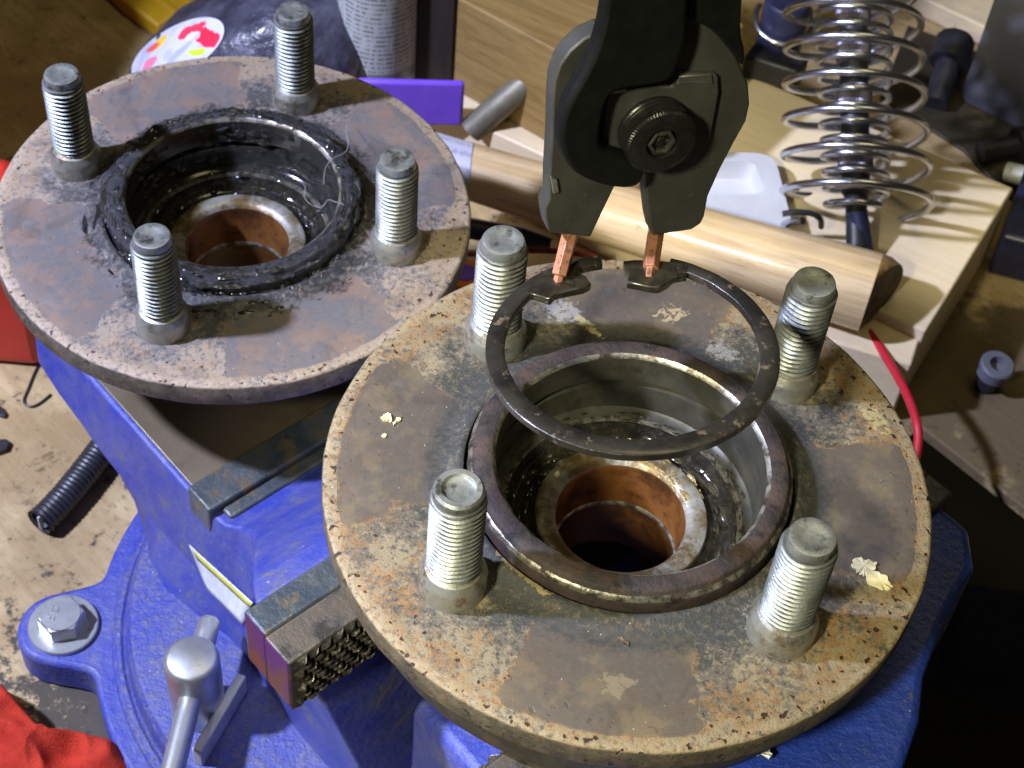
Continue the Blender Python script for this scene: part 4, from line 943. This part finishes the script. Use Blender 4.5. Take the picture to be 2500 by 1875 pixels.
MB().prism([(-13, -12, .1), (9, -17, .1), (13, -6, .1), (-8, 2, .1)], ZX * 11).build('clamp_foot', M_BLACKP, cl, bevel=1.5)
MB().tube([(11.5 * math.cos(a), 11.5 * math.sin(a), 22 + 3 * math.sin(a)) for a in np.linspace(-3.6, .6, 40)], 1.1, 10).build('hoop', M_CHROME, cl)
def bolt_at(x, y, z, r, h, ax, name, label, mat, head=True):
    p = at(x, y, z); a = np.array(ax, float); a /= np.linalg.norm(a); X = np.cross(a, (.3, .9, .1)); X /= np.linalg.norm(X); Y = np.cross(a, X)
    t = thing(name, label, 'bolt', tuple(p))
    rel(MB().lathe([(.01, 0), (r * .62, 0), (r * .62, h * .6)], 28, c=p, fr=(X, Y, a)), p).build('bolt_shank', M_BLACKP, t)
    rel(MB().lathe([(r * .62, h * .6), (r, h * .62), (r, h * .95), (r * .88, h), (r * .5, h), (r * .46, h * .8), (.01, h * .78)], 28, c=p, fr=(X, Y, a)), p).build('bolt_head', mat, t); return t
bolt_at(2128, 835, BZ + .1, 6.4, 15, (.05, -.1, 1), 'socket_bolt', 'short bolt with a pale round head standing on the bench at right', M_GREYBOX)
bolt_at(2020, 225, BZ + 5.5, 8.5, 34, (.15, .85, .35), 'black_bolt', 'black bolt lying in shade right of the springs', M_BLACKP)
bolt_at(2118, 330, BZ + 5.5, 7.5, 26, (.9, .4, .1), 'black_bolt', 'black bolt lying near the right edge in the dark', M_BLACKP)
nb0 = at(2178, 540, BZ)
nb = thing('navy_block', 'dark blue plastic block at the right edge behind the board end', 'block', (nb0[0], nb0[1], BZ))
MB().prism([(-9, -16, .1), (40, -22, .1), (46, 26, .1), (2, 30, .1)], ZX * 22).build('block_shell', M_NAVY, nb, bevel=2)
MB().tube([(-2, 40, 6), (12, 34, 10), (40, 30, 14)], 4.2, 16).build('block_spigot', M_PALEM, nb)
fb0 = at(1960, 55, BZ)
fbd = thing('back_board', 'pale plank lying far back under the grey box', 'timber', (fb0[0], fb0[1], BZ))
MB().prism([(-30, 26, .1), (80, -30, .1), (90, -8, .1), (-20, 52, .1)], ZX * 10).build('plank', M_PALEW, fbd, bevel=1)
# red wire looping past the front hub
thin('red_wire', 'red insulated wire curving down past the right side of the front hub', 'wire', [(1862, 700, -136), (1890, 735, -134), (1925, 790, -132), (1957, 848, -130), (1978, 905, -130), (1984, 950, -132), (1972, 1010, -136), (1940, 1075, -142)], -132, 1.55, M_WIRE, 14)
# between the hubs
t0, t1 = at(985, 488, BZ + 30), at(1190, 524, BZ + 30)
scd = thing('dark_rod_tool', 'dark blue grey rod shaped tool between the two hubs', 'tool', tuple((t0 + t1) / 2))
rel(MB().tube([t0, t0 * .9 + t1 * .1, t0 * .3 + t1 * .7, t1], [3.6, 4.0, 4.0, 2.0], 20), (t0 + t1) / 2).build('tool_shaft', M_NAVY, scd)
thin('red_cable', 'thin dark red cable under the rod tool between the hubs', 'cable', [(985, 545), (1060, 548), (1150, 540), (1230, 545), (1290, 556)], BZ + 22, 1.3, mat_plain('dull_red', (.22, .03, .02), (.18, .025, .018), .5))
ob0 = at(1005, 590, BZ + 20)
ob = thing('orange_plug', 'small orange plug with a violet dot between the hubs', 'plug', tuple(ob0 - ZX * 20))
MB().lathe([(.01, 0), (7, 0), (7.5, 1), (7.5, 19), (6.8, 20), (.01, 20)], 32).build('plug_body', M_ORANGE, ob)
MB().lathe([(4.2, 19.6), (4.0, 20.6), (.01, 20.8)], 28).build('plug_dot', M_PURP, ob)
# things far below the bench edge
vc0 = at(2175, 1325, -560)
vc = thing('violet_crate', 'dim violet plastic crate far below the bench edge at right', 'crate', tuple(vc0 - ZX * 60))
MB().prism([(-30, -26, .1), (60, -36, .1), (70, 34, .1), (-24, 30, .1)], ZX * 45).build('crate_body', mat_plain('dusty_violet', (.085, .075, .17), (.07, .06, .14), .6), vc, bevel=5)

# ------------------------------------------------------------------ flakes and fibres
def flake(px, z, label, seedv, curl=.8, mat=M_FLAKE):
    P = [at(x, y, z) for x, y in px]; c = sum(P) / len(P); rnd = random.Random(seedv); Q = []
    for i in range(len(P)):
        a, b = P[i], P[(i + 1) % len(P)]; L_ = np.linalg.norm(b - a); nn_ = np.cross(ZX, b - a) / max(L_, 1e-6)
        Q += [a, a * .66 + b * .34 + nn_ * L_ * rnd.uniform(-.22, .22), a * .33 + b * .67 + nn_ * L_ * rnd.uniform(-.22, .22)]
    P = Q; curl *= .7
    t = tag(None or bpy.data.objects.new('paint_flake', None), None) if False else None
    top = [p + ZX * (.25 + curl * rnd.random()) for p in P]; cen = c + ZX * .5
    mb = MB(); n = len(P)
    vs = [p + ZX * .06 for p in P] + top + [cen]
    fs = [(i, (i + 1) % n, n + (i + 1) % n, n + i) for i in range(n)] + [(n + i, n + (i + 1) % n, 2 * n) for i in range(n)]
    o = rel(mb.add(vs, fs), c).build('flake', mat, None, ang=25, loc=c)
    return tag(o, label, 'flake', 'flakes of debris lying on the front hub')
flake([(1838, 1222), (1846, 1208), (1858, 1205), (1868, 1212), (1880, 1212), (1892, 1216), (1890, 1228), (1884, 1240), (1872, 1248), (1862, 1243), (1850, 1240)], 0, 'crumpled cream flake beside the right front stud, upper of the pair', 1)
flake([(1880, 1240), (1896, 1236), (1910, 1244), (1918, 1258), (1928, 1268), (1922, 1276), (1906, 1277), (1888, 1268), (1872, 1256)], 0, 'smooth cream flake beside the right front stud, lower of the pair', 2)
flake([(822, 905), (832, 896), (842, 897), (848, 905), (844, 914), (834, 912)], 0, 'curled pale chip on the brown pad left of the bore', 3, 1.2)
flake([(848, 914), (856, 905), (868, 902), (866, 908), (856, 913), (850, 921)], 0, 'thin pale sliver next to the curled chip left of the bore', 4, .5)
flake([(826, 940), (832, 938), (835, 943), (830, 947), (825, 945)], 0, 'tiny tan crumb below the curled chip left of the bore', 5, .4)
flake([(1200, 1022), (1208, 1020), (1210, 1028), (1204, 1034), (1198, 1030)], -14.2, 'tiny cream crumb on the bearing seat inside the front bore', 6, .3)
flake([(1332, 1380), (1340, 1377), (1350, 1383), (1360, 1390), (1357, 1398), (1344, 1390)], 0, 'small brown chip at the inner edge of the nearest pad', 7, .7, M_CHIP)
flake([(1604, 1628), (1620, 1622), (1640, 1618), (1655, 1620), (1668, 1632), (1660, 1642), (1650, 1634), (1630, 1630), (1612, 1634)], -28.6, 'bent pale grey flake on the vise jaw below the front hub', 8, 1.5, M_PALEM)
zf = -45.25
thin('fibre', 'fine pale hair curling over the greasy rear bore lip', 'hair', [(749, 265, zf + 3), (748, 288, zf + 9), (752, 311, zf + 10), (745, 329, zf + 9), (721, 341, zf + 8.5), (703, 363, zf + 8), (699, 398, zf + 6)], 0, .05, M_PALEM, 6, 'hairs stuck in the rear bore grease')
thin('fibre', 'looped pale hair stuck in the grease inside the rear bore', 'hair', [(641, 389, zf + 4), (659, 403, zf + 2), (657, 425, zf + 1), (672, 442, zf + 2), (695, 447, zf + 3), (708, 432, zf + 5), (721, 435, zf + 7), (743, 442, zf + 8)], 0, .05, M_PALEM, 6, 'hairs stuck in the rear bore grease')
